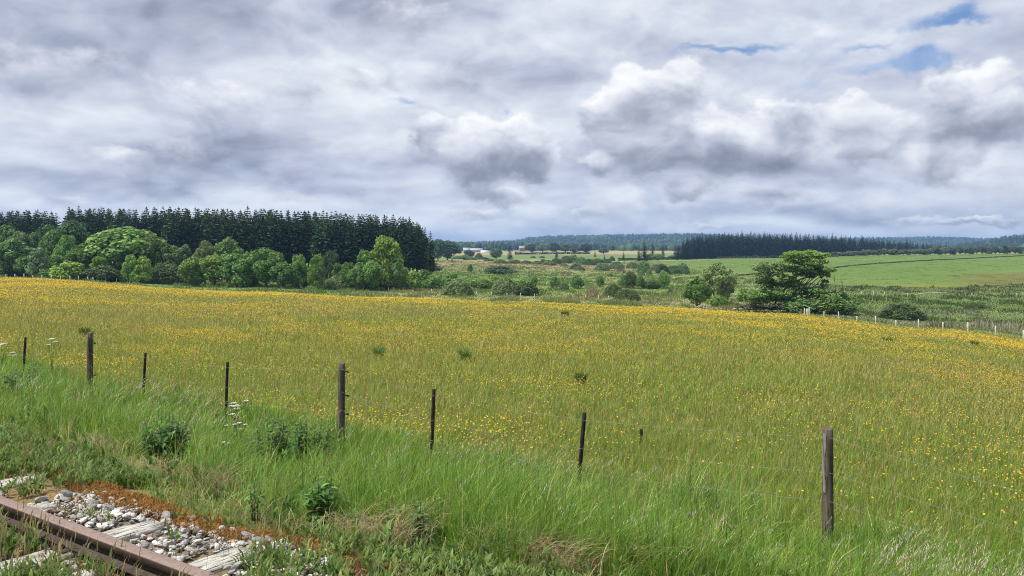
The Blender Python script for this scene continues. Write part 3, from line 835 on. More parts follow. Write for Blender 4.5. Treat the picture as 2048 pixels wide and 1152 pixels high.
B = [  # px, top, width, base, kind, colour, label
    (30, 532, 60, 553, 'leafy', DARKG, 'dark low bush behind the meadow fence at the far left'),
    (-30, 528, 70, 552, 'leafy', MID, 'green bush on the left picture edge behind the fence'),
    (100, 535, 40, 557, 'leafy', MID, 'small bush just left of the bright round bush'),
    (138, 521, 74, 560, 'leafy', LIME, 'bright yellow green round bush by the meadow fence'),
    (206, 528, 66, 563, 'leafy', OLIVE, 'dull dark green bush right of the bright round bush'),
    (230, 540, 50, 563, 'willow', OLIVE, 'low dull bush between the dark bush and the lime green bush'),
    (266, 534, 60, 565, 'leafy', LIME, 'lime green bush below the two bright young trees'),
    (331, 525, 82, 568, 'willow', OLIVE, 'large dull olive dome bush below the right flank of the wide dome tree'),
    (388, 533, 40, 570, 'leafy', BRIGHT, 'small bright bush at the left foot of the dense front group'),
    (481, 542, 44, 575, 'leafy', BRIGHT, 'bright rounded bush standing forward of the dense front group'),
    (675, 551, 58, 579, 'willow', GREY, 'silvery green dome bush in front of the young trees'),
    (740, 549, 54, 578, 'willow', OLIVE, 'dull olive dome bush below the tall ovoid tree'),
    (777, 537, 28, 579, 'leafy', BRIGHT, 'small cone shaped bright bush below the tall ovoid tree'),
    (804, 559, 36, 581, 'willow', GREY, 'small grey green dome bush right of the cone shaped bush'),
    (822, 540, 50, 578, 'leafy', BRIGHT, 'bright leafy bush behind the small grey green dome'),
    (846, 536, 46, 575, 'leafy', MID, 'leafy bush below the bare trunked spruces'),
    (858, 522, 50, 545, 'leafy', DARKG, 'dark bush at the foot of the outermost plantation spruce'),
    (872, 546, 44, 578, 'leafy', BRIGHT, 'bright bush left of the big grey green dome bush'),
    (851, 560, 24, 579, 'leafy', LIME, 'tiny lime green bush left of the big grey green dome bush'),
    (905, 545, 44, 574, 'leafy', MID, 'leafy bush rising behind the big grey green dome bush'),
    (914, 556, 70, 590, 'willow', GREY, 'big grey green dome bush at the meadow edge left of centre'),
    (944, 555, 44, 580, 'leafy', BRIGHT, 'bright leafy bush right behind the big grey green dome bush'),
    (970, 556, 44, 581, 'leafy', MID, 'green leafy bush between the two big dome bushes'),
    (990, 550, 36, 577, 'leafy', BRIGHT, 'small bright bush left behind the paired dome bushes'),
    (1012, 554, 60, 590, 'willow', GREY, 'left and larger of the paired dome bushes near the centre'),
    (1040, 557, 34, 582, 'leafy', LIME, 'light bush showing between the paired dome bushes'),
    (1057, 562, 46, 591, 'leafy', DARKG, 'right and darker of the paired dome bushes near the centre'),
    (1002, 531, 68, 548, 'leafy', OLIVE, 'long low dark bush alone in the open valley left of centre'),
    (940, 527, 12, 545, 'leafy', MID, 'tiny lone sapling bush in the open valley left of the long dark bush'),
    (1069, 552, 14, 569, 'leafy', MID, 'small upright bush behind the darker paired dome bush'),
    (1110, 551, 19, 577, 'leafy', MID, 'upright dark green bush right of the paired dome bushes'),
    (1128, 562, 20, 579, 'willow', GREY, 'pale small bush between two upright dark bushes'),
    (1155, 549, 28, 577, 'leafy', MID, 'squarish dark green bush in the valley right of centre'),
    (1184, 568, 34, 596, 'twiggy', BROWNP, 'purplish brown leafless looking bush at the meadow edge'),
    (1201, 548, 16, 574, 'leafy', MID, 'narrow upright green bush behind the purplish bush'),
    (1226, 566, 40, 593, 'willow', OLIVE, 'olive dome bush just right of the purplish bush'),
    (1254, 577, 52, 602, 'willow', OLIVE, 'low olive dome bush nearest the meadow right of centre'),
    (1247, 547, 24, 576, 'leafy', MID, 'left bush of the upright row right of centre'),
    (1262, 541, 26, 577, 'leafy', DARKG, 'darkest bush of the upright row right of centre'),
    (1280, 549, 18, 578, 'leafy', MID, 'narrow bush of the upright row with pale stems'),
    (1303, 559, 42, 578, 'leafy', DARKG, 'wide low dark bush in the upright row right of centre'),
    (1328, 539, 26, 577, 'leafy', BRIGHT, 'tall bright bush ending the upright row on its right'),
    (1341, 577, 12, 586, 'willow', OLIVE, 'tiny round bush alone in pale grass left of the paired trees'),
    (1131, 541, 22, 551, 'twiggy', BROWNP, 'small purplish brown bush on the moor right of centre'),
    (1220, 547, 14, 553, 'leafy', MID, 'tiny flat bush on the moor behind the upright row'),
    (1282, 540, 16, 551, 'willow', MID, 'small rounded bush in front of the large grey green moor bush'),
    (1298, 537, 12, 551, 'leafy', BRIGHT, 'small bright bush beside the large grey green moor bush'),
    (1242, 533, 22, 546, 'twiggy', BROWNP, 'brownish round bush left of the large grey green moor bush'),
    (1204, 525, 32, 541, 'willow', GREY, 'grey green dome bush on the moor, middle of three'),
    (1233, 522, 32, 538, 'willow', GREY, 'grey green dome bush on the moor, right of three'),
    (1160, 532, 24, 541, 'willow', GREY, 'low grey green bush in front of the left moor bush'),
    (1153, 527, 26, 538, 'willow', OLIVE, 'olive bush on the moor, left of three'),
    (1265, 523, 26, 537, 'willow', GREY, 'pale grey bush left of the large grey green moor bush'),
    (1287, 520, 30, 545, 'willow', MID, 'large grey green moor bush below the dark spruce cluster'),
    (1310, 528, 22, 541, 'willow', GREY, 'pale hazy bush right of the large grey green moor bush'),
    (1324, 526, 24, 550, 'leafy', DARKG, 'dark bush in the pale bushes below the plantation edge'),
    (1346, 530, 34, 549, 'willow', MID, 'rounded bush left of the greyish bush at the pasture edge'),
    (1364, 525, 32, 548, 'willow', GREY, 'greyish dome bush at the left edge of the green pasture'),
    (1805, 606, 86, 638, 'willow', (0.085, 0.125, 0.042), 'broad dark olive dome bush alone behind the right meadow fence'),
    (1950, 604, 40, 617, 'willow', OLIVE, 'low dull bush on the rough slope at the far right'),
    (1437, 588, 38, 614, 'leafy', BRIGHT, 'low bright bush under the loose many stemmed tree'),
]
for (px, top, wd, base, kd, cl, lab) in B:
    shrub(px, top, wd, None, base, kd, cl, 'valley_bush', lab, 'bush', G2)

# band of smaller bushes scattered over the moor in the middle distance
MB = [(1032, 519, 22, 527), (1052, 520, 24, 527), (1075, 521, 22, 529), (1087, 517, 16, 527), (1097, 519, 24, 530), (1112, 515, 22, 528), (1106, 524, 16, 531),
      (1128, 526, 14, 532), (1132, 511, 26, 526), (1147, 508, 22, 524), (1162, 513, 26, 527), (1178, 517, 30, 530), (1196, 516, 24, 526), (1212, 517, 24, 526), (1224, 512, 14, 522),
      (1066, 512, 12, 516), (1084, 512, 12, 516), (975, 518, 18, 522), (982, 517, 14, 522), (1001, 518, 28, 527), (1022, 520, 14, 527), (965, 514, 26, 519),
      (916, 512, 24, 518), (940, 513, 30, 520), (930, 508, 22, 518), (958, 506, 16, 517)]
for i, (px, top, wd, base) in enumerate(MB):
    shrub(px, top, wd, None, base, 'willow' if i % 3 else 'leafy', random.choice((GREY, MID, OLIVE, MID)), 'moor_bush',
          'small rounded bush among many scattered on the moor near the middle of the picture', 'bush', 'small bushes scattered on the moor')

# ------------------------------------------------------------------ single conifers and the cluster in front of the right plantation
for px, top, base, w_, cl, lab in (
        (1289, 480, 522, 1.5, SPR, 'broad dark spruce at the left of the cluster before the right plantation'),
        (1305, 480, 516, 1.0, SPR, 'tall spruce behind the broad dark one in the small cluster'),
        (1278, 490, 522, 1.2, SPR, 'lower spruce on the left flank of the small cluster'),
        (1326, 485, 515, 0.95, SPR, 'lone pointed spruce between the small cluster and the right plantation'),
        (1350, 483, 515, 0.95, SPR2, 'slim spruce just left of the right plantation'),
        (1020, 485, 519, 1.3, (0.032, 0.058, 0.03), 'tall dark conifer alone in the hazy fields near the centre'),
        (1113, 497, 515, 1.5, SPR2, 'small dark cone shaped conifer on the pale far field'),
        (1190, 499, 514, 1.3, SPR2, 'small blue green conifer right on the pale far field'),
        (1247, 502, 517, 1.6, (0.04, 0.07, 0.04), 'rounded conifer on the pale field left of the spruce cluster'),
        (1209, 508, 519, 1.6, SPR2, 'squat dark conifer on the pale field behind the moor bushes'),
        (904, 515, 525, 1.9, (0.035, 0.07, 0.03), 'tiny cone shaped conifer on the brown field right of the plantation'),
        (898, 477, 517, 1.0, SPR2, 'spruce top rising behind the round tree right of the plantation')):
    spruce(px, top, None, 'full', cl, lab, 'single conifers in the valley', parts=True, wscale=w_, base=base, name='conifer_tree')
FT = [(895, 481, 50, 520, 'dome', (0.065, 0.12, 0.055), 'wide dark round tree right of the plantation end'),
      (876, 478, 34, 522, 'dome', (0.06, 0.11, 0.05), 'round dark tree tucked behind the plantation end'),
      (992, 496, 26, 519, 'dome', (0.09, 0.15, 0.065), 'round green tree left of the tall lone conifer in the fields'),
      (938, 500, 22, 517, 'dome', (0.075, 0.13, 0.06), 'small dark tree in front of the white roofed farm'),
      (1086, 488, 30, 507, 'lollipop', (0.13, 0.17, 0.10), 'pale round headed tree with bare trunk on the far field'),
      (1131, 487, 24, 506, 'lollipop', (0.12, 0.17, 0.10), 'pale round headed tree right of its twin on the far field'),
      (1064, 487, 26, 506, 'dome', (0.045, 0.075, 0.05), 'dark round tree right of the pink house'),
      (1108, 485, 24, 506, 'dome', (0.045, 0.075, 0.05), 'dark round tree between the two pale round headed trees'),
      (1172, 487, 26, 507, 'dome', (0.05, 0.08, 0.05), 'dark round tree right of the pale round headed trees'),
      (1150, 493, 22, 507, 'dome', (0.07, 0.10, 0.06), 'hazy green tree right beside the pale round headed tree'),
      (1207, 495, 20, 508, 'dome', (0.08, 0.12, 0.06), 'pale hazy tree on the far field edge'),
      (1300, 507, 20, 521, 'dome', MID, 'small green tree at the foot of the spruce cluster'),
      (1316, 507, 24, 522, 'dome', BRIGHT, 'bright round small tree right of the spruce cluster'),
      (1346, 510, 20, 519, 'dome', MID, 'small round tree left below the right plantation'),
      (1404, 505, 26, 517, 'dome', (0.075, 0.13, 0.06), 'dull round tree against the dark right plantation'),
      (1470, 505, 18, 516, 'dome', (0.06, 0.10, 0.05), 'small pale tree against the dark right plantation')]
for (px, top, wd, base, kd, cl, lab) in FT:
    tree(px, top, wd, None, base, kd, cl, 'valley_tree', lab, 'tree', 'single leafy trees in the valley')

# ------------------------------------------------------------------ right plantation on the far side of the pasture
SKYR = ([1352, 1365, 1380, 1400, 1440, 1500, 1560, 1620, 1680, 1720, 1780, 1830, 1880, 1910], [492, 480, 473, 468, 465, 464, 465, 467, 470, 473, 478, 482, 486, 489])
for row, (dy, step) in enumerate(((0, 9), (16, 9))):
    px = 1356 + row * 2.5
    while px < 1900:
        q = px + random.uniform(-1.5, 1.5)
        Y = np.interp(q, [1350, 1700, 1900], [655, 720, 980]) + dy
        top = np.interp(q, *SKYR) + random.gauss(0, 1.6) + (2.5 if row == 0 else 0.0)
        spruce(q, top, Y, 'edge', (0.017, 0.033, 0.014) if random.random() < 0.8 else (0.026, 0.05, 0.018),
               'dark spruce of the long plantation beyond the green pasture on the right', 'spruces of the plantation beyond the pasture', wscale=random.uniform(1.15, 1.5))
        px += step if q < 1700 else step * 1.25

# ------------------------------------------------------------------ the crowded trees inside both plantations
def plantation_interior():
    r = np.random.default_rng(88); a = Acc()
    def put(px, top, Y, kind, ws):
        X, Yd, z, h, _ = stand(px, top, 10, Y)
        V, Q, T, C = RAW[kind][r.integers(len(RAW[kind]))]
        th = r.uniform(0, 6.28); c, s_ = math.cos(th), math.sin(th)
        W = np.stack([(V[:, 0] * c - V[:, 1] * s_) * h * ws + X, (V[:, 0] * s_ + V[:, 1] * c) * h * ws + Yd, V[:, 2] * h + z], -1)
        a.put(W, Q, T, C * np.array([0.020, 0.040, 0.014]) * math.exp(r.normal(0, .15)))
    for k in range(150):
        q = r.uniform(-120, 850)
        if 108 < q < 137: continue
        put(q, np.interp(q, *SKYL) + 3 + abs(r.normal(0, 5)), r.uniform(268, 300), 'wood', 1.5)
    for k in range(190):
        q = r.uniform(1362, 1900); Y = np.interp(q, [1350, 1700, 1900], [655, 720, 980]) + r.uniform(8, 45)
        put(q, np.interp(q, *SKYR) + 2.5 + abs(r.normal(0, 2)), Y, 'edge', 1.5)
    tag(add('plantation_interior', a.mesh('plantation_interior', [M_needle])), kind='stuff')
plantation_interior()

# ------------------------------------------------------------------ row of young trees along its right half
px = 1668; i = 0
while px < 2075:
    top = np.interp(px, [1660, 1740, 1850, 1900, 2060], [503, 500, 496, 493, 491]) + random.gauss(0, 1.5)
    Y = np.interp(px, [1660, 1850, 2060], [668, 705, 760])
    dk = px > 1895 and i % 2
    tree(px, top, random.uniform(13, 19), Y, None, 'dome' if i % 3 else 'tall', (0.06, 0.105, 0.05) if dk else (0.14, 0.19, 0.08), 'young_tree',
         'small rounded pale green tree in the long row along the top of the pasture', 'tree', 'row of young trees along the top of the pasture')
    px += random.uniform(8, 13); i += 1

# ------------------------------------------------------------------ loose trees by the meadow edge and the leaning willow
tree(1394, 552, 52, None, 617, 'dome', (0.13, 0.245, 0.058), 'meadow_tree', 'dense dark green tree with slanting trunk left of the loose many stemmed tree', 'tree', wide=1.15)
tree(1437, 527, 78, None, 611, 'open', (0.21, 0.29, 0.11), 'meadow_tree', 'loose many stemmed pale tree right of centre by the meadow', 'tree', wide=1.1)
tree(1452, 540, 42, None, 609, 'open', (0.15, 0.245, 0.075), 'meadow_tree', 'darker crown behind the loose many stemmed tree', 'tree')

def leaning_willow():
    Y = 150.0
    bx, by = (1548 - 1024) / F * Y, Y
    bz = gz1(bx, by)
    root = empty('leaning_willow', (bx, by, bz))
    tag(root, 'large half fallen willow leaning right with pale exposed limbs at the meadow edge', 'tree')
    pix = Y / F
    base_py = HZ + (CZ - bz) / pix
    L = lambda px, py, dy=0.0: np.array([(px - 1548) * pix, dy, (base_py - py) * pix])
    r = np.random.default_rng(77)
    def crown(name, spec, n, size, colr):
        lobes = []
        for (px, py, rx, ry) in spec:
            for q in range(10):
                c = L(px + r.uniform(-0.85, 0.85) * rx, py + r.uniform(-0.85, 0.85) * ry, r.uniform(-1, 1) * rx * pix * 0.9)
                k = r.uniform(0.26, 0.42)
                lobes.append((c, np.array([rx * pix * k, rx * pix * k, ry * pix * k])))
        V, Q, C = lobes_crown(r, lobes, n, size, zmin=0.0, jitter=0.6)
        a = Acc(); a.put(V, Q, col=C)
        o = add(name, a.mesh(name, [M_leaf]), root); o.color = (*colr, 1)
    crown('crown', [(1616, 507, 30, 8), (1638, 518, 22, 12), (1590, 512, 26, 7), (1572, 518, 18, 8), (1606, 522, 34, 8)], 3200, 0.34, (0.19, 0.31, 0.064))
    crown('crown', [(1622, 536, 36, 10), (1590, 534, 30, 11), (1646, 546, 12, 14), (1566, 546, 26, 12), (1612, 548, 24, 8)], 3400, 0.36, (0.135, 0.235, 0.055))
    crown('crown', [(1552, 564, 34, 10), (1528, 570, 20, 9), (1580, 562, 20, 8), (1596, 574, 20, 6), (1650, 568, 10, 8)], 2200, 0.34, (0.115, 0.20, 0.05))
    crown('crown', [(1524, 533, 20, 9), (1542, 542, 26, 11), (1530, 554, 22, 9), (1556, 532, 18, 10)], 1900, 0.30, (0.18, 0.26, 0.095))
    crown('crown', [(1496, 594, 24, 11), (1522, 588, 32, 10), (1550, 584, 30, 9), (1574, 592, 30, 10), (1540, 600, 40, 10), (1622, 584, 34, 8), (1600, 602, 36, 9), (1660, 588, 28, 8), (1688, 600, 26, 8)], 7000, 0.34, (0.155, 0.27, 0.066))
    crown('crown', [(1500, 610, 26, 8), (1540, 612, 36, 7), (1580, 614, 36, 7)], 2600, 0.28, (0.125, 0.13, 0.075))
    b = Acc(); bc = (0.13, 0.11, 0.085); pale = (0.36, 0.33, 0.28)
    for (p, q, r0, r1, c) in (((1546, 616), (1568, 580), .34, .24, bc), ((1568, 580), (1602, 545), .24, .12, bc), ((1568, 580), (1628, 548), .2, .1, bc), ((1602, 545), (1622, 512), .12, .04, bc),
                              ((1590, 586), (1610, 556), .16, .08, bc), ((1600, 584), (1632, 550), .15, .07, bc), ((1606, 586), (1648, 546), .13, .05, bc),
                              ((1552, 604), (1583, 576), .12, .06, pale), ((1563, 583), (1588, 584), .10, .08, pale), ((1588, 584), (1601, 574), .08, .05, pale),
                              ((1508, 585), (1535, 556), .16, .08, pale), ((1535, 556), (1550, 543), .08, .03, pale), ((1516, 566), (1520, 590), .05, .10, bc),
                              ((1548, 612), (1580, 604), .10, .05, bc), ((1546, 617), (1600, 600), .12, .06, bc), ((1498, 571), (1503, 576), .06, .06, pale),
                              ((1578, 600), (1614, 552), .15, .07, bc), ((1586, 602), (1626, 550), .14, .06, bc), ((1596, 602), (1640, 552), .14, .06, bc), ((1604, 604), (1652, 556), .13, .05, bc), ((1614, 552), (1622, 524), .07, .03, bc), ((1626, 550), (1640, 520), .07, .03, bc), ((1588, 560), (1578, 520), .07, .03, bc)):
        v, qd, t = limb(r, L(*p, r.uniform(-.3, .3)), L(*q, r.uniform(-1.2, 0.6)), r0, r1, 0.05)
        b.put(v, qd, t, c)
    add('limbs', b.mesh('limbs', [M_bark], True), root)
leaning_willow()
Yw = 147.0
for (px, top, wd, cl, lab) in ((1650, 582, 76, (0.14, 0.24, 0.06), 'tangled green thicket below the right side of the leaning willow'),
                               (1684, 594, 62, (0.14, 0.24, 0.065), 'low dark thicket at the right end of the leaning willow'),
                               (1602, 594, 76, (0.14, 0.24, 0.07), 'leafy thicket hiding the foot of the leaning willow')):
    shrub(px, top, wd, Yw, None, 'leafy', cl, 'thicket', lab, 'bush')
def dead_stem(px, top, base_py, Y, lean, label):
    X, Yd, z, h, _ = stand(px, top, 5, Y)
    r = np.random.default_rng(int(px)); b = Acc()
    v, q, t = limb(r, (0, 0, 0), (lean * h, 0.2, h), 0.075, 0.02, 0.03); b.put(v, q, t, (0.12, 0.10, 0.085))
    for j in range(7):
        f = r.uniform(0.4, 0.9); th = r.choice((-1, 1)) * r.uniform(0.3, 0.9)
        p0 = np.array([lean * h * f, 0.2 * f, h * f])
        v, q, t = limb(r, p0, p0 + np.array([th * 0.8, r.uniform(-.5, .5), r.uniform(0.5, 1.2)]), 0.03, 0.01); b.put(v, q, t, (0.12, 0.10, 0.085))
    o = add('dead_sapling', b.mesh('dead_sapling', [M_bark], True)); o.location = (X, Yd, z - 0.1)
    tag(o, label, 'tree')
dead_stem(1671, 541, 600, 149, -0.03, 'bare dead sapling standing upright right of the leaning willow, taller one')
dead_stem(1684, 556, 600, 149, 0.02, 'short bare dead sapling right of the taller dead one')
dead_stem(1690, 566, 600, 148, 0.35, 'pale dead branch slanting right at the end of the thicket')

# ------------------------------------------------------------------ hedges
def hedge(name, pts, height, width, colr, n, size, label):
    P2 = []
    for (px, py) in pts:
        Y = solve_y(px, py, 150); P2.append(((px - 1024) / F * Y, Y))
    P2 = np.array(P2)
    seg = np.linalg.norm(np.diff(P2, axis=0), axis=1); cum = np.concatenate([[0], np.cumsum(seg)])
    r = np.random.default_rng(len(pts) + int(P2[0, 1]))
    s_ = r.random(n) * cum[-1]
    x = np.interp(s_, cum, P2[:, 0]); y = np.interp(s_, cum, P2[:, 1])
    hh = height * (0.7 + 0.6 * fbm2(s_ * 0.15, s_ * 0, 31, 3))
    th = r.uniform(0, math.pi, n)
    y = y + np.cos(th) * width * 0.5 * r.uniform(0.7, 1, n); z = ground_z(x, y) + np.sin(th) * hh
    nor = unit(np.stack([r.normal(0, .5, n), -np.abs(r.normal(0.4, .5, n)), r.normal(0.5, .5, n)], -1))
    V, Q = cards(np.stack([x, y, z], -1), nor, size * r.uniform(.6, 1.3, n), r=r)
    a = Acc(); a.put(V, Q, col=np.repeat(leafcol(n, r), 4, 0))
    o = add(name, a.mesh(name, [M_leaf])); o.color = (*colr, 1)
    tag(o, label, 'hedge')
hedge('hedge', [(1236, 521.5), (1300, 520), (1380, 517.8), (1460, 517), (1540, 516.3), (1600, 515), (1665, 514)], 1.7, 1.8, (0.035, 0.062, 0.025), 7000, 0.7, 'dark clipped hedge along the foot of the right plantation')
hedge('field_hedge', [(1476, 552), (1510, 549.5), (1570, 545), (1620, 541.5), (1658, 538), (1698, 532.5), (1786, 526), (1886, 520), (2046, 512), (2120, 510)], 0.5, 0.8, (0.060, 0.085, 0.032), 7000, 0.40, 'thin dark hedge line crossing the green pasture diagonally')
hedge('far_hedge', [(1030, 509.5), (1070, 509), (1110, 508.6), (1180, 508.2)], 2.2, 2.0, (0.05, 0.07, 0.035), 1500, 1.2, 'thin dark hedge on the pale far field near the pink house')
# ------------------------------------------------------------------ far wooded hills
M_hill = col_mat('hill_ground', 0.95, 0, 0, 1, 0.3, 0.02, spec=0.0)
M_wood = col_mat('far_leaves', 0.8, 0.05, 0, 1, 0.0, 1, spec=0.1)

def hill(name, crest, y_foot, y_crest, y_back, z_foot, tree_px, ntree, treeh, seed, label, wob=1.0):
    r = np.random.default_rng(seed)
    cp = np.array([c[0] for c in crest], float); cy = np.array([c[1] for c in crest], float)
    us = (np.linspace(cp[0], cp[-1], 90) - 1024) / F
    def zc(u):
        px = 1024 + F * u
        return CZ - (np.interp(px, cp, cy) + tree_px - HZ) / F * y_crest
    def hz(u, y):
        f = np.clip((y - y_foot) / (y_crest - y_foot), 0, 1); g = np.clip((y_back - y) / (y_back - y_crest), 0, 1)
        ends = sstep(cp[0], cp[0] + 30, 1024 + F * u) * (1 - sstep(cp[-1] - 30, cp[-1], 1024 + F * u))
        prof = np.where(y < y_crest, sstep(0, 1, f), sstep(0, 1, g))
        return z_foot + (zc(u) - z_foot) * prof * (0.15 + 0.85 * ends) + wob * 6 * (fbm2(u * 40, y * 0.002, seed, 3) - 0.5) * prof
    ys = np.concatenate([np.linspace(y_foot, y_crest, 14), np.linspace(y_crest, y_back, 6)[1:]])
    Yg, Ug = np.meshgrid(ys, us, indexing='ij')
    Z = hz(Ug, Yg); V = np.stack([Ug * Yg, Yg, Z], -1).reshape(-1, 3)
    nr, nc = Yg.shape; I = np.arange(nr * nc).reshape(nr, nc)
    Q = np.stack([I[:-1, :-1], I[:-1, 1:], I[1:, 1:], I[1:, :-1]], -1).reshape(-1, 4)
    tag(add(name, mesh_np(name, V, quads=Q, mats=[M_hill], col=(0.05, 0.07, 0.03), smooth=True)), kind='structure')
    # woodland
    n = ntree
    u = r.uniform(us[0], us[-1], n); y = y_foot + (y_crest * 1.03 - y_foot) * r.random(n) ** 0.8
    z = hz(u, y); h = treeh * r.uniform(0.6, 1.25, n)
    con = (fbm2(u * 30 + 3, y * 0.004, seed + 1, 3) > 0.47)
    base = np.where(con[:, None], (0.022, 0.040, 0.026), (0.042, 0.072, 0.032)) * np.exp(r.normal(0, 0.25, n))[:, None]
    c = np.stack([u * y, y, z], -1)
    # each tree: a lumpy five sided spindle
    k = 5; th = np.arange(k) * 2 * math.pi / k
    rad = np.where(con, 0.24, 0.42) * h
    rings = np.where(con[:, None], np.array([[0.05, 0.25, 0.62]]), np.array([[0.02, 0.40, 0.78]]))
    rr = np.where(con[:, None], np.array([[0.9, 0.85, 0.45]]), np.array([[0.7, 1.05, 0.75]]))
    Vs = []
    for j in range(3):
        jit = r.uniform(0.75, 1.25, (n, k))
        Vs.append(np.stack([c[:, 0:1] + np.cos(th) * rad[:, None] * rr[:, j:j + 1] * jit, c[:, 1:2] + np.sin(th) * rad[:, None] * rr[:, j:j + 1] * jit,
                            c[:, 2:3] + h[:, None] * rings[:, j:j + 1] * r.uniform(0.9, 1.1, (n, k))], -1))
    Vs.append((c + np.stack([np.zeros(n), np.zeros(n), h], -1))[:, None])
    V = np.concatenate(Vs, 1)        # n, 16, 3
    q = []; t = []
    for j in range(2):
        for i in range(k): q.append((j * k + i, j * k + (i + 1) % k, (j + 1) * k + (i + 1) % k, (j + 1) * k + i))
    for i in range(k): t.append((2 * k + i, 2 * k + (i + 1) % k, 3 * k))
    off = (np.arange(n) * 16)[:, None, None]
    Qs = (np.array(q)[None] + off).reshape(-1, 4); Ts = (np.array(t)[None] + off).reshape(-1, 3)
    o = add(label, mesh_np(label, V.reshape(-1, 3), quads=Qs, tris=Ts, mats=[M_wood], col=np.repeat(base, 16, 0)))
    tag(o, kind='stuff')

hill('wooded_hill', [(700, 492), (840, 488), (900, 485.5), (960, 483.5), (1030, 481), (1060, 475), (1110, 472.5), (1180, 471), (1260, 470), (1330, 468), (1390, 467), (1440, 470), (1520, 478), (1640, 484), (1720, 489)],
     2100, 3700, 4600, -14, 4.2, 5200, 13, 41, 'hill_forest')
hill('wooded_ridge', [(1560, 488), (1640, 480), (1700, 476), (1760, 475), (1850, 474.5), (1910, 475.5), (1960, 477), (2060, 477), (2300, 474)],
     2500, 4300, 5200, -14, 3.6, 3600, 13, 43, 'ridge_forest')
hill('near_ridge', [(1900, 492), (1960, 484), (2000, 478), (2030, 474), (2070, 470), (2200, 468), (2400, 470)],
     1500, 2300, 2900, -12, 6.0, 1500, 13, 44, 'edge_forest')
hill('low_rise', [(600, 496), (840, 489), (900, 487), (960, 486.5), (1010, 487), (1060, 488), (1120, 489), (1200, 490), (1280, 490.5), (1350, 493), (1420, 497)],
     1330, 1640, 1900, -11, 9.0, 900, 13, 45, 'valley_wood', 0.4)

# ------------------------------------------------------------------ far buildings
def plain_mat(name, c, rough=0.8, var=0.12, scale=3.0):
    m = bpy.data.materials.new(name); m.use_nodes = True
    t = NT(m.node_tree); b = t.n('ShaderNodeBsdfPrincipled')
    tc = t.n('ShaderNodeTexCoord').outputs['Object']
    nz = t.rng(t.noise(tc, scale, 4, .6), .3, .7, 1 - var, 1 + var, smooth=False)
    t.put(b.inputs['Base Color'], t.mix(1.0, C4(*c), t.xyz(nz, nz, nz), 'MULTIPLY'))
    b.inputs['Roughness'].default_value = rough
    o = t.n('ShaderNodeOutputMaterial'); t.put(o.inputs[0], b.outputs[0])
    return m
M_wallw = plain_mat('white_render', (0.42, 0.41, 0.39)); M_roofg = plain_mat('grey_roof', (0.30, 0.31, 0.33)); M_white = plain_mat('white_sheet', (0.60, 0.60, 0.60))
M_pink = plain_mat('pink_brick', (0.30, 0.22, 0.20)); M_roofr = plain_mat('brown_roof', (0.28, 0.22, 0.20)); M_dark = plain_mat('dark_opening', (0.03, 0.03, 0.035))

def box(a, x0, x1, y0, y1, z0, z1, col=(1, 1, 1), mat=0):
    V = [(x, y, z) for z in (z0, z1) for (x, y) in ((x0, y0), (x1, y0), (x1, y1), (x0, y1))]
    a.put(V, [(0, 3, 2, 1), (4, 5, 6, 7), (0, 1, 5, 4), (1, 2, 6, 5), (2, 3, 7, 6), (3, 0, 4, 7)], col=col, mat=mat)

def gable_house(px, Y, wpx, wall_h, roof_h, depth, wm, rm, name, label, cat, nwin, chim=False):
    X = (px - 1024) / F * Y; z = gz1(X, Y); wd = wpx / F * Y
    root = empty(name, (X, Y, z)); tag(root, label, cat)
    a = Acc(); x0, x1, y0, y1 = -wd / 2, wd / 2, -depth / 2, depth / 2
    box(a, x0, x1, y0, y1, -0.5, wall_h)
    a.put([(x0, y0, wall_h), (x0, y1, wall_h), (x0, 0, wall_h + roof_h), (x1, y0, wall_h), (x1, y1, wall_h), (x1, 0, wall_h + roof_h)], None, [(0, 1, 2), (3, 5, 4)])
    add('wall', a.mesh('wall', [wm]), root)
    a = Acc(); e = 0.4; th = 0.18
    for s_ in (-1, 1):
        ye = s_ * (depth / 2 + e); ze = wall_h - e * roof_h / (depth / 2)
        V = [(x0 - e, 0, wall_h + roof_h + 0.05), (x1 + e, 0, wall_h + roof_h + 0.05), (x1 + e, ye, ze + 0.05), (x0 - e, ye, ze + 0.05)]
        V += [(p[0], p[1], p[2] + th) for p in V]
        a.put(V, [(0, 1, 2, 3), (4, 7, 6, 5), (0, 4, 5, 1), (1, 5, 6, 2), (2, 6, 7, 3), (3, 7, 4, 0)])
    roof = add('roof', a.mesh('roof', [rm]), root)
    if chim:
        a = Acc(); box(a, x1 * 0.5, x1 * 0.5 + 0.9, -0.4, 0.4, wall_h + roof_h * 0.6, wall_h + roof_h + 1.3); add('chimney', a.mesh('chimney', [wm]), roof)
    for i in range(nwin):
        xc = x0 + wd * (i + 0.6) / (nwin + 0.2)
        a = Acc(); box(a, xc - 0.6, xc + 0.6, y0 - 0.06, y0 - 0.01, 0.9, 2.2); add('window', a.mesh('window', [M_dark]), root)
gable_house(950, 1150, 30, 2.8, 3.0, 11, M_wallw, M_roofg, 'farm_building', 'long low white walled farm building with grey roof in the hazy distance', 'farm building', 5)
gable_house(933, 1142, 12, 3.4, 3.2, 9, M_wallw, M_roofg, 'farm_building', 'short white walled outbuilding at the left end of the distant farm', 'farm building', 2)
gable_house(1044, 1250, 11, 5.0, 3.4, 8, M_pink, M_roofr, 'house', 'small pinkish brick house alone before the distant wood', 'house', 3, True)
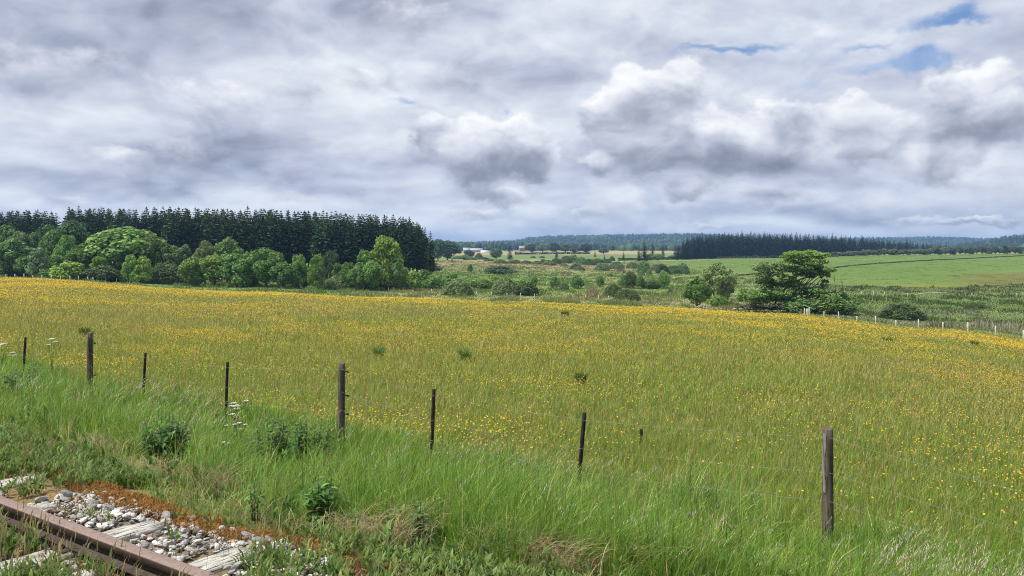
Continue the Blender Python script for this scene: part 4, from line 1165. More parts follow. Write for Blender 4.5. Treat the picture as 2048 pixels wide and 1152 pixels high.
def polytunnel():
    Y = 1120; X = (969 - 1024) / F * Y; z = gz1(X, Y); a = Acc()
    L = 11.0; n = 10
    th = np.linspace(0, math.pi, n)
    V = [(x, -3.0 * math.cos(t), 3.0 * math.sin(t) ** 0.8) for x in (-L / 2, L / 2) for t in th]
    Q = [(i, i + 1, n + i + 1, n + i) for i in range(n - 1)]
    T = [(0, i + 1, i) for i in range(1, n - 1)] + [(n, n + i, n + i + 1) for i in range(1, n - 1)]
    a.put(V, Q, T)
    o = add('white_barn', a.mesh('white_barn', [M_white])); o.location = (X, Y, z)
    tag(o, 'rounded bright white hall at the right end of the distant farm', 'barn')
polytunnel()
# ------------------------------------------------------------------ railway
def st(s, t, z=0.0):
    s = np.asarray(s, float); t = np.asarray(t, float)
    return np.stack([s * NX + t * TX, s * NY + t * TY, np.broadcast_to(z, s.shape)], -1)

def wood_mat(name, c1, c2, c3, axis_scale, crack=0.5, scale=1.0):
    m = bpy.data.materials.new(name); m.use_nodes = True
    t = NT(m.node_tree)
    tc = t.n('ShaderNodeTexCoord').outputs['Object']
    v = t.v('MULTIPLY', tc, axis_scale)
    n1 = t.noise(v, 30 * scale, 5, 0.6, dist=0.4); n2 = t.noise(v, 95 * scale, 3, 0.6)
    n3 = t.noise(tc, 6 * scale, 4, 0.6)
    c = t.ramp(n1, [(0.25, c1), (0.5, c2), (0.75, c3)])
    ck = t.rng(n2, 0.36, 0.47, 1 - crack, 1.0)
    c = t.mix(1.0, c, t.xyz(ck, ck, ck), 'MULTIPLY')
    sp = t.rng(n3, 0.35, 0.65, 0.75, 1.15)
    c = t.mix(1.0, c, t.xyz(sp, sp, sp), 'MULTIPLY')
    b = t.n('ShaderNodeBsdfPrincipled'); t.put(b.inputs['Base Color'], c); b.inputs['Roughness'].default_value = 0.85
    b.inputs['Specular IOR Level'].default_value = 0.2
    bn = t.n('ShaderNodeBump'); bn.inputs['Strength'].default_value = 0.8; bn.inputs['Distance'].default_value = 0.008
    t.put(bn.inputs['Height'], t.m('ADD', n1, t.m('MULTIPLY', ck, 0.6))); t.put(b.inputs['Normal'], bn.outputs[0])
    o = t.n('ShaderNodeOutputMaterial'); t.put(o.inputs[0], b.outputs[0])
    return m
M_sleeper = wood_mat('weathered_sleeper', (0.27, 0.255, 0.225), (0.40, 0.385, 0.35), (0.50, 0.485, 0.45), (0.07, 1, 1), 0.9, 0.8)
M_post = wood_mat('post_wood', (0.055, 0.044, 0.036), (0.105, 0.086, 0.071), (0.20, 0.175, 0.15), (1, 1, 0.05), 0.7, 0.8)
M_stake = wood_mat('black_stake', (0.012, 0.012, 0.013), (0.022, 0.021, 0.021), (0.05, 0.047, 0.044), (1, 1, 0.1), 0.3, 1.2)

def rust_mat():
    m = bpy.data.materials.new('rusty_steel'); m.use_nodes = True
    t = NT(m.node_tree); tc = t.n('ShaderNodeTexCoord').outputs['Object']
    g = t.n('ShaderNodeNewGeometry')
    up = t.sep(g.outputs['Normal'])[2]
    n1 = t.noise(t.v('MULTIPLY', tc, (1, 1, 1)), 35, 5, 0.6); n2 = t.noise(tc, 160, 3, 0.6)
    side = t.ramp(n1, [(0.3, (0.020, 0.012, 0.010)), (0.55, (0.036, 0.019, 0.014)), (0.75, (0.065, 0.032, 0.020))])
    top = t.ramp(n1, [(0.25, (0.15, 0.102, 0.086)), (0.55, (0.205, 0.146, 0.125)), (0.8, (0.26, 0.195, 0.17))])
    z = t.sep(tc)[2]
    worn = t.m('MULTIPLY', t.rng(up, 0.5, 0.9), t.rng(z, 0.10, 0.125))      # the running surface is rubbed smooth
    c = t.mix(worn, side, top)
    v = t.rng(n2, 0.3, 0.7, 0.85, 1.12, smooth=False)
    c = t.mix(1.0, c, t.xyz(v, v, v), 'MULTIPLY')
    b = t.n('ShaderNodeBsdfPrincipled'); t.put(b.inputs['Base Color'], c)
    b.inputs['Roughness'].default_value = 0.62; b.inputs['Specular IOR Level'].default_value = 0.4
    bn = t.n('ShaderNodeBump'); bn.inputs['Strength'].default_value = 0.4; bn.inputs['Distance'].default_value = 0.004
    t.put(bn.inputs['Height'], n2); t.put(b.inputs['Normal'], bn.outputs[0])
    o = t.n('ShaderNodeOutputMaterial'); t.put(o.inputs[0], b.outputs[0])
    return m
M_rust = rust_mat()
RZ = 0.135
ra = np.array([(0 - 1024) / F, 1.0, 0]) * ((CZ - RZ) * F / (989 - HZ)); rb_ = np.array([(450 - 1024) / F, 1.0, 0]) * ((CZ - RZ) * F / (1152.5 - HZ))
rdir = unit((rb_ - ra)[None])[0]; rn = np.array([rdir[1], -rdir[0], 0.0])
if rn[0] * NX + rn[1] * NY < 0: rn = -rn       # away from the camera
HW = 0.090
rorg = ra - rn * HW * 0.5
def build_rail():
    prof = [(-.075, .024), (.075, .024), (.075, .032), (.018, .044), (.010, .052), (.010, .075), (.040, .088), (.045, .094), (.045, .124), (.040, .132), (.030, .135),
            (-.030, .135), (-.040, .132), (-.045, .124), (-.045, .094), (-.040, .088), (-.010, .075), (-.010, .052), (-.018, .044), (-.075, .032)]
    n = len(prof); a = Acc()
    ts = np.linspace(-6.0, 7.0, 60)
    V = []
    for t in ts:
        for (o, z) in prof: V.append(rorg + rdir * t + rn * o + np.array([0, 0, z]))
    Q = [(i * n + j, i * n + (j + 1) % n, (i + 1) * n + (j + 1) % n, (i + 1) * n + j) for i in range(len(ts) - 1) for j in range(n)]
    a.put(V, Q)
    root = add('railway_rail', a.mesh('railway_rail', [M_rust]))
    tag(root, 'rusty steel railway rail with worn pinkish top running through weeds at lower left', 'rail')
    return root
rail = build_rail()

def sleeper(tc, s0, s1, zt, tilt, label, seed):
    r = np.random.default_rng(seed)
    n = 26; w2 = 0.105
    a = Acc(); ring = []
    xs = np.linspace(s0, s1, n)
    e0 = r.normal(0, 0.006, n); V = []
    for i, x in enumerate(xs):
        k = 0.86 if i in (0, n - 1) else 1.0
        wl = w2 * k + r.normal(0, 0.003); wr = w2 * k + r.normal(0, 0.003); z = e0[i] * 0.5
        V += [(x, -wl, -0.14), (x, -wl, z - 0.014), (x, -wl + 0.014, z), (x, -0.03, z + r.normal(0, 0.002)), (x, 0.035, z + r.normal(0, 0.002)), (x, wr - 0.014, z), (x, wr, z - 0.014), (x, wr, -0.14)]
    m = 8
    Q = [(i * m + j, (i + 1) * m + j, (i + 1) * m + (j + 1) % m, i * m + (j + 1) % m) for i in range(n - 1) for j in range(m)]
    T = [(0, j, j + 1) for j in range(1, m - 1)] + [((n - 1) * m, (n - 1) * m + j + 1, (n - 1) * m + j) for j in range(1, m - 1)]
    a.put(V, Q, T)
    o = add('railway_sleeper', a.mesh('railway_sleeper', [M_sleeper]))
    o.location = (tc * TX, tc * TY, zt); o.rotation_euler = (tilt, 0, math.atan2(NY, NX))
    tag(o, label, 'sleeper', 'wooden sleepers under the rail')
    # baseplate with bolts under the rail
    p = rorg + rdir * float(np.dot(np.array([tc * TX, tc * TY, 0]) + np.array([NX, NY, 0]) * 2.4 - rorg, rdir))
    bp = Acc(); box(bp, -0.12, 0.12, -0.075, 0.075, 0.006, 0.0235)
    pl = add('base_plate', bp.mesh('base_plate', [M_rust]), rail)
    pl.location = p; pl.rotation_euler = (0, 0, math.atan2(rn[1], rn[0]))
    for sx in (-1, 1):
        b = Acc(); v, q, t = tube([(sx * 0.095, 0, 0.01), (sx * 0.095, 0, 0.060)], [0.016, 0.013], 6); b.put(v, q, t)
        v, q, t = tube([(sx * 0.095, 0, 0.022), (sx * 0.095, 0, 0.042)], [0.026, 0.024], 6); b.put(v, q, t)
        add('bolt', b.mesh('bolt', [M_rust]), pl)
sleeper(5.28, 0.4, 3.00, 0.012, 0.0, 'whitish weathered sleeper end, the more fully exposed one among grey stones', 1)
sleeper(4.345, 0.4, 3.06, 0.010, 0.02, 'whitish cracked sleeper end nearer the bottom edge, half covered by weeds', 2)
sleeper(7.15, 0.4, 3.02, 0.012, 0.0, 'pale sleeper end at the left picture edge above the rail', 4)

# ------------------------------------------------------------------ where the tall grass starts
def s_grass(t): return np.interp(t, [-4, 0, 2.0, 3.0, 3.7, 4.7, 6.0, 7.5, 10, 16], [5.5, 5.3, 4.85, 4.35, 3.95, 3.72, 3.45, 3.75, 3.9, 3.9])

def ico():
    p = (1 + 5 ** .5) / 2
    V = np.array([(-1, p, 0), (1, p, 0), (-1, -p, 0), (1, -p, 0), (0, -1, p), (0, 1, p), (0, -1, -p), (0, 1, -p), (p, 0, -1), (p, 0, 1), (-p, 0, -1), (-p, 0, 1)], float)
    T = [(0, 11, 5), (0, 5, 1), (0, 1, 7), (0, 7, 10), (0, 10, 11), (1, 5, 9), (5, 11, 4), (11, 10, 2), (10, 7, 6), (7, 1, 8), (3, 9, 4), (3, 4, 2), (3, 2, 6), (3, 6, 8), (3, 8, 9), (4, 9, 5), (2, 4, 11), (6, 2, 10), (8, 6, 7), (9, 8, 1)]
    V = unit(V); T = np.array(T)
    mids = {}; V = list(V); T2 = []
    def mid(a, b):
        k = (min(a, b), max(a, b))
        if k not in mids:
            mids[k] = len(V); m_ = V[a] + V[b]; V.append(m_ / np.linalg.norm(m_))
        return mids[k]
    for a, b, c in T:
        x, y, z = mid(a, b), mid(b, c), mid(c, a)
        T2 += [(a, x, z), (x, b, y), (z, y, c), (x, y, z)]
    return np.array(V), np.array(T2)
ICO = ico()
M_stone = col_mat('stone', 0.85, 0, 0.5, 60, 0.3, 25, spec=0.25)

def stones(name, pos, size, colr, r):
    n = len(pos); V0, T0 = ICO
    V = np.repeat(V0[None], n, 0)
    # angular facets: clip each stone against random planes
    for k in range(7):
        d = unit(r.normal(size=(n, 3))); h = r.uniform(0.30, 0.72, n)
        dot = np.einsum('nvk,nk->nv', V, d); ex = np.maximum(dot - h[:, None], 0)
        V = V - ex[..., None] * d[:, None]
    V = V * (np.stack([r.uniform(.8, 1.5, n), r.uniform(.7, 1.1, n), r.uniform(.38, .70, n)], -1))[:, None]
    a = r.uniform(0, 6.28, n); b = r.normal(0, 0.35, n)
    ca, sa, cb, sb = np.cos(a), np.sin(a), np.cos(b), np.sin(b)
    x = V[..., 0] * cb[:, None] + V[..., 2] * sb[:, None]; z = -V[..., 0] * sb[:, None] + V[..., 2] * cb[:, None]; y = V[..., 1]
    V = np.stack([x * ca[:, None] - y * sa[:, None], x * sa[:, None] + y * ca[:, None], z], -1) * size[:, None, None] + pos[:, None]
    T = (T0[None] + (np.arange(n) * len(V0))[:, None, None]).reshape(-1, 3)
    return mesh_np(name, V.reshape(-1, 3), tris=T, mats=[M_stone], col=np.repeat(colr, len(V0), 0))

def build_ballast():
    r = np.random.default_rng(12)
    n = 38000
    t = r.uniform(-1.0, 11.5, n); s = r.uniform(0.0, 4.5, n)
    lim = s_grass(t) - 0.25
    bare = fbm2(s * 1.3, t * 0.9, 55, 3)
    core = (s > 2.45) & (s < np.interp(t, [4, 5, 6, 6.6], [3.4, 3.3, 3.12, 3.0])) & (t > 3.7) & (t < 6.5)
    keep = (s < lim) & ((bare > 0.47) | core)
    keep &= ~((np.abs(s - 2.43) < 0.12) & (t < 9))
    for tc, sl in ((5.28, 3.02), (4.345, 3.08), (7.15, 3.04)): keep &= ~((np.abs(t - tc) < 0.165) & (s < sl + 0.03))
    s, t = s[keep], t[keep]
    # a second sparse layer lies on top of the first
    p = st(s, t); p[:, 2] = ground_z(p[:, 0], p[:, 1])
    size = r.uniform(0.017, 0.036, len(s)) * np.exp(r.normal(0, .28, len(s)))
    p[:, 2] += size * 0.25 + r.uniform(-0.01, 0.035, len(s))
    g = np.exp(r.normal(0, 0.32, len(s))); warm = r.random(len(s))[:, None]
    c = (np.array([[0.38, 0.372, 0.355]]) * (1 - 0.35 * warm) + np.array([[0.38, 0.33, 0.275]]) * 0.35 * warm) * g[:, None]
    c[r.random(len(s)) < 0.03] = (0.30, 0.17, 0.10)
    tag(add('ballast_stones', stones('ballast_stones', p, size, c, r)), kind='stuff')
build_ballast()
# ------------------------------------------------------------------ grass and flowers
M_grass = col_mat('grass', 0.55, 0.42, 0, 1, 0.0, 1, spec=0.25)
M_petal = col_mat('petals', 0.5, 0.25, 0, 1, 0.0, 1, spec=0.2)
M_moss = col_mat('moss', 0.9, 0.1, 0, 1, 0.25, 30, spec=0.1)

def blades(p, h, w, th, bend, face, col, seg=3, r=None, tipw=0.0):
    """curved blades: p base (n,3), h length, w width, th lean direction, bend 0..1"""
    n = len(p)
    ld = np.stack([np.cos(th), np.sin(th), np.zeros(n)], -1)
    fd = np.stack([np.cos(face), np.sin(face), np.zeros(n)], -1)
    rows = []
    for k in range(seg + 1):
        f = k / seg
        out = bend * h * f ** 2 * 0.9; up = h * (f - 0.42 * bend * f ** 2.2)
        c = p + ld * out[:, None] + np.array([0, 0, 1.0]) * up[:, None]
        if k < seg:
            ww = w * (1 - 0.55 * f) * 0.5
            rows.append(c - fd * ww[:, None]); rows.append(c + fd * ww[:, None])
        else:
            rows.append(c)
    V = np.stack(rows, 1); m = 2 * seg + 1
    q = [(2 * k, 2 * k + 1, 2 * k + 3, 2 * k + 2) for k in range(seg - 1)]
    off = (np.arange(n) * m)[:, None, None]
    Q = (np.array(q, dtype=np.int64)[None] + off).reshape(-1, 4) if q else None
    T = (np.array([[(2 * (seg - 1), 2 * (seg - 1) + 1, 2 * seg)]]) + off).reshape(-1, 3)
    return V.reshape(-1, 3), Q, T, np.repeat(col, m, 0)

def view_scatter(r, n, y0, y1, u0=-0.74, u1=0.74):
    y = np.exp(r.uniform(math.log(y0), math.log(y1), n)); u = r.uniform(u0, u1, n)
    x = u * (y + 2.0)
    return x, y, x / y

def varcol(r, base, n, s=0.18, hue=0.12):
    v = np.exp(r.normal(0, s, n)); hq = r.normal(0, hue, n)
    return np.stack([base[..., 0] * v * (1 + hq), base[..., 1] * v, base[..., 2] * v * (1 - 0.5 * hq)], -1).clip(0.005, 0.95)

WIND = math.radians(-25)     # the grass leans a little to the right

WEED_SPOTS = []
for (px_, py_, r_) in ((335, 934, .40), (540, 940, .42), (622, 932, .40), (640, 1046, .25), (508, 1040, .15), (850, 1100, .2), (62, 778, .5), (18, 790, .4)):
    u_ = (px_ - 1024) / F; ys_ = np.geomspace(3, 60, 800); g_ = ground_z(u_ * ys_, ys_)
    k_ = np.where(HZ + (CZ - g_) / ys_ * F <= py_)[0][0]; WEED_SPOTS.append((u_ * ys_[k_], ys_[k_], r_))
def build_verge():
    r = np.random.default_rng(21); a = Acc()
    # tufts first, then the blades of each tuft
    x, y, u = view_scatter(r, 60000, 3.6, 34, -0.80, 0.88)
    s = s_of(x, y); t = t_of(x, y)
    n1 = fbm2(x * 0.8, y * 0.8, 61, 3); n2 = fbm2(x * 1.9, y * 1.9, 62, 2)
    sg = s_grass(t) + 0.35 * (n2 - 0.5)
    keep = (s > sg) & (s < S_FENCE + 0.55 + 1.0 * (n1 - 0.5))
    dens = sstep(0.34, 0.50, fbm2(x * 1.3, y * 1.3, 63, 2))
    keep &= r.random(len(x)) < (0.30 + 0.70 * dens)
    for (wx, wy, wr) in WEED_SPOTS: keep &= ((x - wx) ** 2 + (y - wy) ** 2 > wr ** 2) & ~((np.abs(x / y - wx / wy) < wr * 0.9 / wy) & (y < wy) & (y > wy - 0.8) & (r.random(len(x)) < 0.75))
    x, y, s, t, n1, n2, sg = (q[keep] for q in (x, y, s, t, n1, n2, sg))
    nt = len(x); kb = 12
    grow = sstep(0.0, 0.9, s - sg)
    hT = (0.10 + 0.34 * grow * (0.35 + 1.1 * n1) * (0.75 + 0.5 * n2)) * np.exp(r.normal(0, 0.22, nt))
    wT = np.exp(r.normal(0, 0.35, nt))
    kindT = r.random(nt)
    baseT = lerp3((0.150, 0.285, 0.030), (0.245, 0.385, 0.060), n2)
    baseT = lerp3(baseT, (0.270, 0.400, 0.095), sstep(0.5, 0.7, fbm2(x * 0.45, y * 0.45, 64, 2)) * 0.8)
    baseT = lerp3(baseT, (0.090, 0.180, 0.030), (kindT < 0.25) * 0.8)
    pl = (kindT > 0.92); baseT[pl] = lerp3(baseT[pl], (0.34, 0.41, 0.15), np.full(pl.sum(), 0.75))
    baseT = varcol(r, baseT, nt, 0.20, 0.12)
    i = np.repeat(np.arange(nt), kb); n = len(i)
    ra_ = r.uniform(0, 6.28, n); rad = np.abs(r.normal(0, 0.035, n)) * np.maximum(1.0, y[i] / 9)
    bx = x[i] + rad * np.cos(ra_); by = y[i] + rad * np.sin(ra_); z = ground_z(bx, by)
    h = hT[i] * r.uniform(0.45, 1.2, n)
    w = np.maximum(0.0050 * wT[i] * r.uniform(0.7, 1.4, n), 0.00090 * y[i])
    base = baseT[i]
    dry = r.random(n) < (0.05 + 0.25 * (1 - grow[i]))
    base[dry] = (0.46, 0.38, 0.20)
    col = varcol(r, base, n, 0.12, 0.08)
    th = np.where(r.random(n) < 0.6, ra_, WIND + r.normal(0, 0.8, n)); bend = np.abs(r.normal(0.42, 0.30, n)).clip(0, 1.05)
    a.put(*blades(np.stack([bx, by, z - 0.02], -1), h, w, th, bend, r.uniform(0, 6.28, n), col, 3))
    # broad leaved herbs between the tufts
    m_ = r.random(nt) < 0.05; hx, hy = x[m_], y[m_]; hz_ = ground_z(hx, hy); nh = len(hx); hs = r.uniform(0.12, 0.30, nh)
    hc = varcol(r, lerp3((0.085, 0.175, 0.035), (0.16, 0.26, 0.06), r.random(nh)), nh)
    for k in range(14):
        an = r.uniform(0, 6.28, nh)
        a.put(*blades(np.stack([hx + .03 * np.cos(an), hy + .03 * np.sin(an), hz_ + hs * r.uniform(0.2, 1.0, nh)], -1), r.uniform(.05, .11, nh), r.uniform(.018, .035, nh), an, r.uniform(.5, 1.0, nh), an + 1.57, hc, 2))
    tag(add('verge_grass', a.mesh('verge_grass', [M_grass])), kind='stuff')
    # dry straw lying along the edge of the ballast
    b = Acc()
    x, y, u = view_scatter(r, 52000, 3.6, 14)
    s = s_of(x, y); t = t_of(x, y); sg = s_grass(t)
    m = fbm2(x * 1.1, y * 1.1, 65, 2)
    keep = (s > sg - 0.05) & (s < sg + 0.35 + 0.9 * (m - 0.5)) & (r.random(len(x)) < np.interp(t, [3.5, 5.0], [1.0, 0.4])) & (r.random(len(x)) < sstep(0.40, 0.62, m))
    x, y = x[keep], y[keep]; n = len(x); z = ground_z(x, y)
    h = r.uniform(0.12, 0.34, n); w = r.uniform(0.004, 0.007, n)
    c0 = lerp3((0.38, 0.28, 0.15), (0.48, 0.40, 0.24), r.random(n))
    b.put(*blades(np.stack([x, y, z + 0.01], -1), h, w, r.uniform(0, 6.28, n), r.uniform(0.75, 1.1, n), r.uniform(0, 6.28, n), varcol(r, c0, n, 0.2), 3))
    # heavier heaps of bleached straw
    for (px_, py_, rad_, num) in ((1075, 1128, .34, 420), (1255, 1138, .30, 320), (1110, 1150, .25, 260), (770, 1092, .30, 380), (820, 1066, .22, 200), (200, 915, .26, 170),
                                  (430, 990, .25, 200), (330, 968, .22, 160), (415, 915, .16, 90), (560, 900, .2, 110), (985, 1105, .2, 120), (1420, 1128, .18, 110)):
        u_ = (px_ - 1024) / F; ys_ = np.geomspace(3, 40, 900); g_ = ground_z(u_ * ys_, ys_)
        k_ = np.where(HZ + (CZ - g_) / ys_ * F <= py_)[0][0]; cx, cy = u_ * ys_[k_], ys_[k_]
        hx = cx + r.normal(0, rad_ * .6, num); hy = cy + r.normal(0, rad_ * .6, num); hzz = ground_z(hx, hy)
        c0 = lerp3((0.38, 0.28, 0.155), (0.50, 0.415, 0.26), r.random(num))
        an = r.normal(-1.2, 0.9, num)
        b.put(*blades(np.stack([hx, hy, hzz + r.uniform(0.01, 0.10, num)], -1), r.uniform(.15, .42, num), r.uniform(.004, .0075, num), an, r.uniform(.7, 1.1, num), r.uniform(0, 6.28, num), varcol(r, c0, num, .18), 3))
    tag(add('dry_grass', b.mesh('dry_grass', [M_grass])), kind='stuff')
    # flowering grasses: thin pale stems with drooping seed heads
    c = Acc()
    x, y, u = view_scatter(r, 17000, 4.2, 26)
    s = s_of(x, y); px = px_of(x, y)
    cl = fbm2(x * 0.5, y * 0.5, 66, 2)
    t = t_of(x, y)
    pr = sstep(0.45, 0.65, cl) * 0.22 + 0.03 + 0.55 * np.exp(-((s - 7.6) / 0.8) ** 2) * sstep(0.4, 0.6, cl) + 1.0 * (px > 1720) * (s > 5.2) * (s < 7.3)
    keep = (s > s_grass(t) + 0.5) & (s < S_FENCE + 0.7) & (r.random(len(x)) < pr)
    x, y = x[keep], y[keep]; n = len(x); z = ground_z(x, y)
    h = r.uniform(0.42, 0.75, n); th = WIND + r.normal(0, 0.5, n); bend = r.uniform(0.25, 0.75, n)
    w = np.maximum(0.0028, 0.00045 * y)
    col = varcol(r, lerp3((0.20, 0.24, 0.08), (0.34, 0.30, 0.16), r.random(n)), n, 0.15)
    P0 = np.stack([x, y, z], -1)
    c.put(*blades(P0, h, w, th, bend, r.uniform(0, 6.28, n), col, 4))
    ld = np.stack([np.cos(th), np.sin(th), np.zeros(n)], -1)
    hc = varcol(r, lerp3((0.48, 0.46, 0.31), (0.52, 0.44, 0.34), r.random(n)), n, 0.15)
    for k in range(7):
        f = 0.74 + 0.26 * k / 6.0 + r.normal(0, 0.01, n)
        p = P0 + ld * (bend * h * f ** 2 * 0.9)[:, None] + np.array([0, 0, 1.0]) * (h * (f - 0.42 * bend * f ** 2.2))[:, None]
        q = r.normal(size=(n, 3)) * 0.6 + ld * 0.6 + np.array([0, 0, -0.1])
        L = h * 0.055 * (1.25 - abs(k - 2) * 0.14)
        c.put(*blades(p, L, np.maximum(0.006, 0.0009 * y), np.arctan2(q[:, 1], q[:, 0]), r.uniform(0.4, 1.0, n), r.uniform(0, 6.28, n), hc, 2))
    tag(add('seeding_grass', c.mesh('seeding_grass', [M_grass])), kind='stuff')
build_verge()

def meadow_mask(x, y):
    u = x / y
    ed = edge_y(u)
    return (s_of(x, y) > S_FENCE - 0.2) & (y < ed + 2)

def build_meadow():
    r = np.random.default_rng(31); a = Acc()
    x, y, u = view_scatter(r, 600000, 6.0, 195, -0.80, 0.88)
    keep = meadow_mask(x, y); x, y, u = x[keep], y[keep], u[keep]; n = len(x)
    z = ground_z(x, y); ed = edge_y(u); rel = y / ed
    n1 = fbm2(x * 0.12, y * 0.07, 71, 3); n2 = fbm2(x * 0.9, y * 0.6, 72, 3); n3 = fbm2(x * 0.035, y * 0.03, 73, 3)
    h = (0.15 + 0.20 * n2 + 0.08 * n1) * r.uniform(0.5, 1.2, n)
    h *= np.where(s_of(x, y) < 9.5, 1.15, 1.0)
    w = np.maximum(0.0045 * r.uniform(0.7, 1.4, n), 0.00085 * y * r.uniform(0.6, 1.2, n))
    green = lerp3((0.155, 0.250, 0.034), (0.235, 0.320, 0.058), n2)
    near = sstep(34, 10, y)
    olive = lerp3((0.250, 0.285, 0.050), (0.320, 0.305, 0.078), n1)
    base = lerp3(olive, green, np.clip(0.38 + 0.75 * near + 0.9 * (n3 - 0.5) + 0.6 * (n1 - 0.5), 0, 1))
    red = r.random(n) < 0.17 * sstep(8, 20, y) * (0.4 + 1.6 * sstep(0.42, 0.62, fbm2(x * 0.05 + 4, y * 0.04, 74, 2)))
    base[red] = (0.36, 0.30, 0.12)
    margin = sstep(ed - 18, ed - 11, y) * sstep(150, 320, 1024 + F * u)
    base = lerp3(base, (0.165, 0.22, 0.075), margin * 0.9)
    col = varcol(r, base, n, 0.2, 0.1)
    th = WIND + r.normal(0, 1.4, n); bend = np.abs(r.normal(0.50, 0.28, n)).clip(0, 1.05)
    P0 = np.stack([x, y, z - 0.02], -1); face = r.uniform(-1.3, 1.3, n)
    nearm = y < 24
    for m_, seg in ((nearm, 3), (~nearm, 2)):
        a.put(*blades(P0[m_], h[m_], w[m_], th[m_], bend[m_], face[m_], col[m_], seg))
    tag(add('meadow_grass', a.mesh('meadow_grass', [M_grass])), kind='stuff')
    # thin stems with brownish seed heads
    b = Acc()
    x, y, u = view_scatter(r, 20000, 7.0, 90, -0.80, 0.88); keep = meadow_mask(x, y) & (s_of(x, y) > 8.3); x, y = x[keep], y[keep]; n = len(x); z = ground_z(x, y)
    h = r.uniform(0.28, 0.50, n); th = WIND + r.normal(0, 0.8, n); bend = r.uniform(0.05, 0.4, n)
    c0 = varcol(r, lerp3((0.30, 0.28, 0.11), (0.36, 0.26, 0.15), r.random(n)), n, 0.2)
    P0 = np.stack([x, y, z], -1)
    b.put(*blades(P0, h, np.maximum(0.0026, 0.00045 * y), th, bend, r.uniform(0, 6.28, n), c0, 2))
    f = 0.8; ld = np.stack([np.cos(th), np.sin(th), np.zeros(n)], -1)
    p = P0 + ld * (bend * h * f ** 2 * 0.9)[:, None] + np.array([0, 0, 1.0]) * (h * (f - 0.42 * bend * f ** 2.2))[:, None]
    b.put(*blades(p, h * 0.24, np.maximum(0.008, 0.0009 * y), th, bend, r.uniform(0, 6.28, n), c0 * 1.12, 2))
    tag(add('meadow_seed_stems', b.mesh('meadow_seed_stems', [M_grass])), kind='stuff')
    # buttercups: five petals as a small shallow bowl
    f_ = Acc()
    x, y, u = view_scatter(r, 600000, 6.5, 190, -0.80, 0.88); keep = meadow_mask(x, y); x, y, u = x[keep], y[keep], u[keep]
    ed = edge_y(u); s = s_of(x, y)
    n1 = fbm2(x * 0.10, y * 0.05, 81, 3); n2 = fbm2(x * 0.55, y * 0.4, 82, 3); n3 = fbm2(x * 0.03, y * 0.022, 83, 3)
    px = 1024 + F * u
    d = np.interp(y, [7, 11, 16, 24, 40, 70, 120, 180], [0.050, 0.13, 0.25, 0.34, 0.38, 0.38, 0.40, 0.38])
    d = d * np.interp(px, [0, 500, 1100, 1700, 2048], [1.7, 1.35, 0.9, 0.75, 0.8])
    clump = sstep(0.40, 0.68, n2) * 1.5 + 0.25
    far = sstep(25, 90, y)
    d = d * (clump * (1 - 0.6 * far) + 0.75 * 0.6 * far) * ((0.42 + 1.9 * sstep(0.38, 0.60, n1)) * (1 - far) + (0.40 + 1.2 * sstep(0.34, 0.62, n1)) * far) * (0.45 + 1.1 * sstep(0.35, 0.65, n3))
    d = d * (1 - 0.25 * far)
    band = np.exp(-((ed - 22 - y) / 14.0) ** 2) * sstep(300, 560, px)
    d = d * (1 + 0.35 * band)
    d = d * (1 - sstep(ed - 17, ed - 11, y) * sstep(200, 320, px)) * sstep(8.3, 9.3, s)
    keep = r.random(len(x)) < d
    x, y = x[keep], y[keep]; n = len(x); z = ground_z(x, y)
    hh = r.uniform(0.18, 0.36, n)
    sz = np.maximum(0.0120 * r.uniform(0.8, 1.3, n), 0.00052 * y * r.uniform(0.6, 1.35, n))
    C0 = np.stack([x, y, z + hh], -1)
    col = lerp3((0.50, 0.325, 0.013), (0.58, 0.41, 0.034), r.random(n)); og = r.random(n) < 0.10
    col[og] = (0.46, 0.25, 0.016)
    col = col * np.exp(r.normal(0, 0.08, n))[:, None]
    tilt = unit(np.stack([r.normal(0, 0.45, n), -np.abs(r.normal(0.35, 0.4, n)), np.full(n, 0.8)], -1))
    ref = unit(np.cross(tilt, r.normal(size=(n, 3)))); ref2 = np.cross(tilt, ref)
    nm = y < 22
    # near: bowl of 5 petals; far: one four cornered head
    def fan(m_, k, rise):
        c = C0[m_]; q = len(c); rows = [c - tilt[m_] * (sz[m_] * rise)[:, None]]
        for j in range(k):
            t_ = 2 * math.pi * j / k
            rows.append(c + (ref[m_] * math.cos(t_) + ref2[m_] * math.sin(t_)) * sz[m_][:, None])
        V = np.stack(rows, 1); off = (np.arange(q) * (k + 1))[:, None, None]
        T = (np.array([[(0, 1 + j, 1 + (j + 1) % k) for j in range(k)]]) + off).reshape(-1, 3)
        f_.put(V.reshape(-1, 3), None, T, np.repeat(col[m_], k + 1, 0))
    fan(nm, 7, 0.45); fan(~nm, 4, 0.5)
    tag(add('buttercup_flowers', f_.mesh('buttercup_flowers', [M_petal])), kind='stuff')
build_meadow()

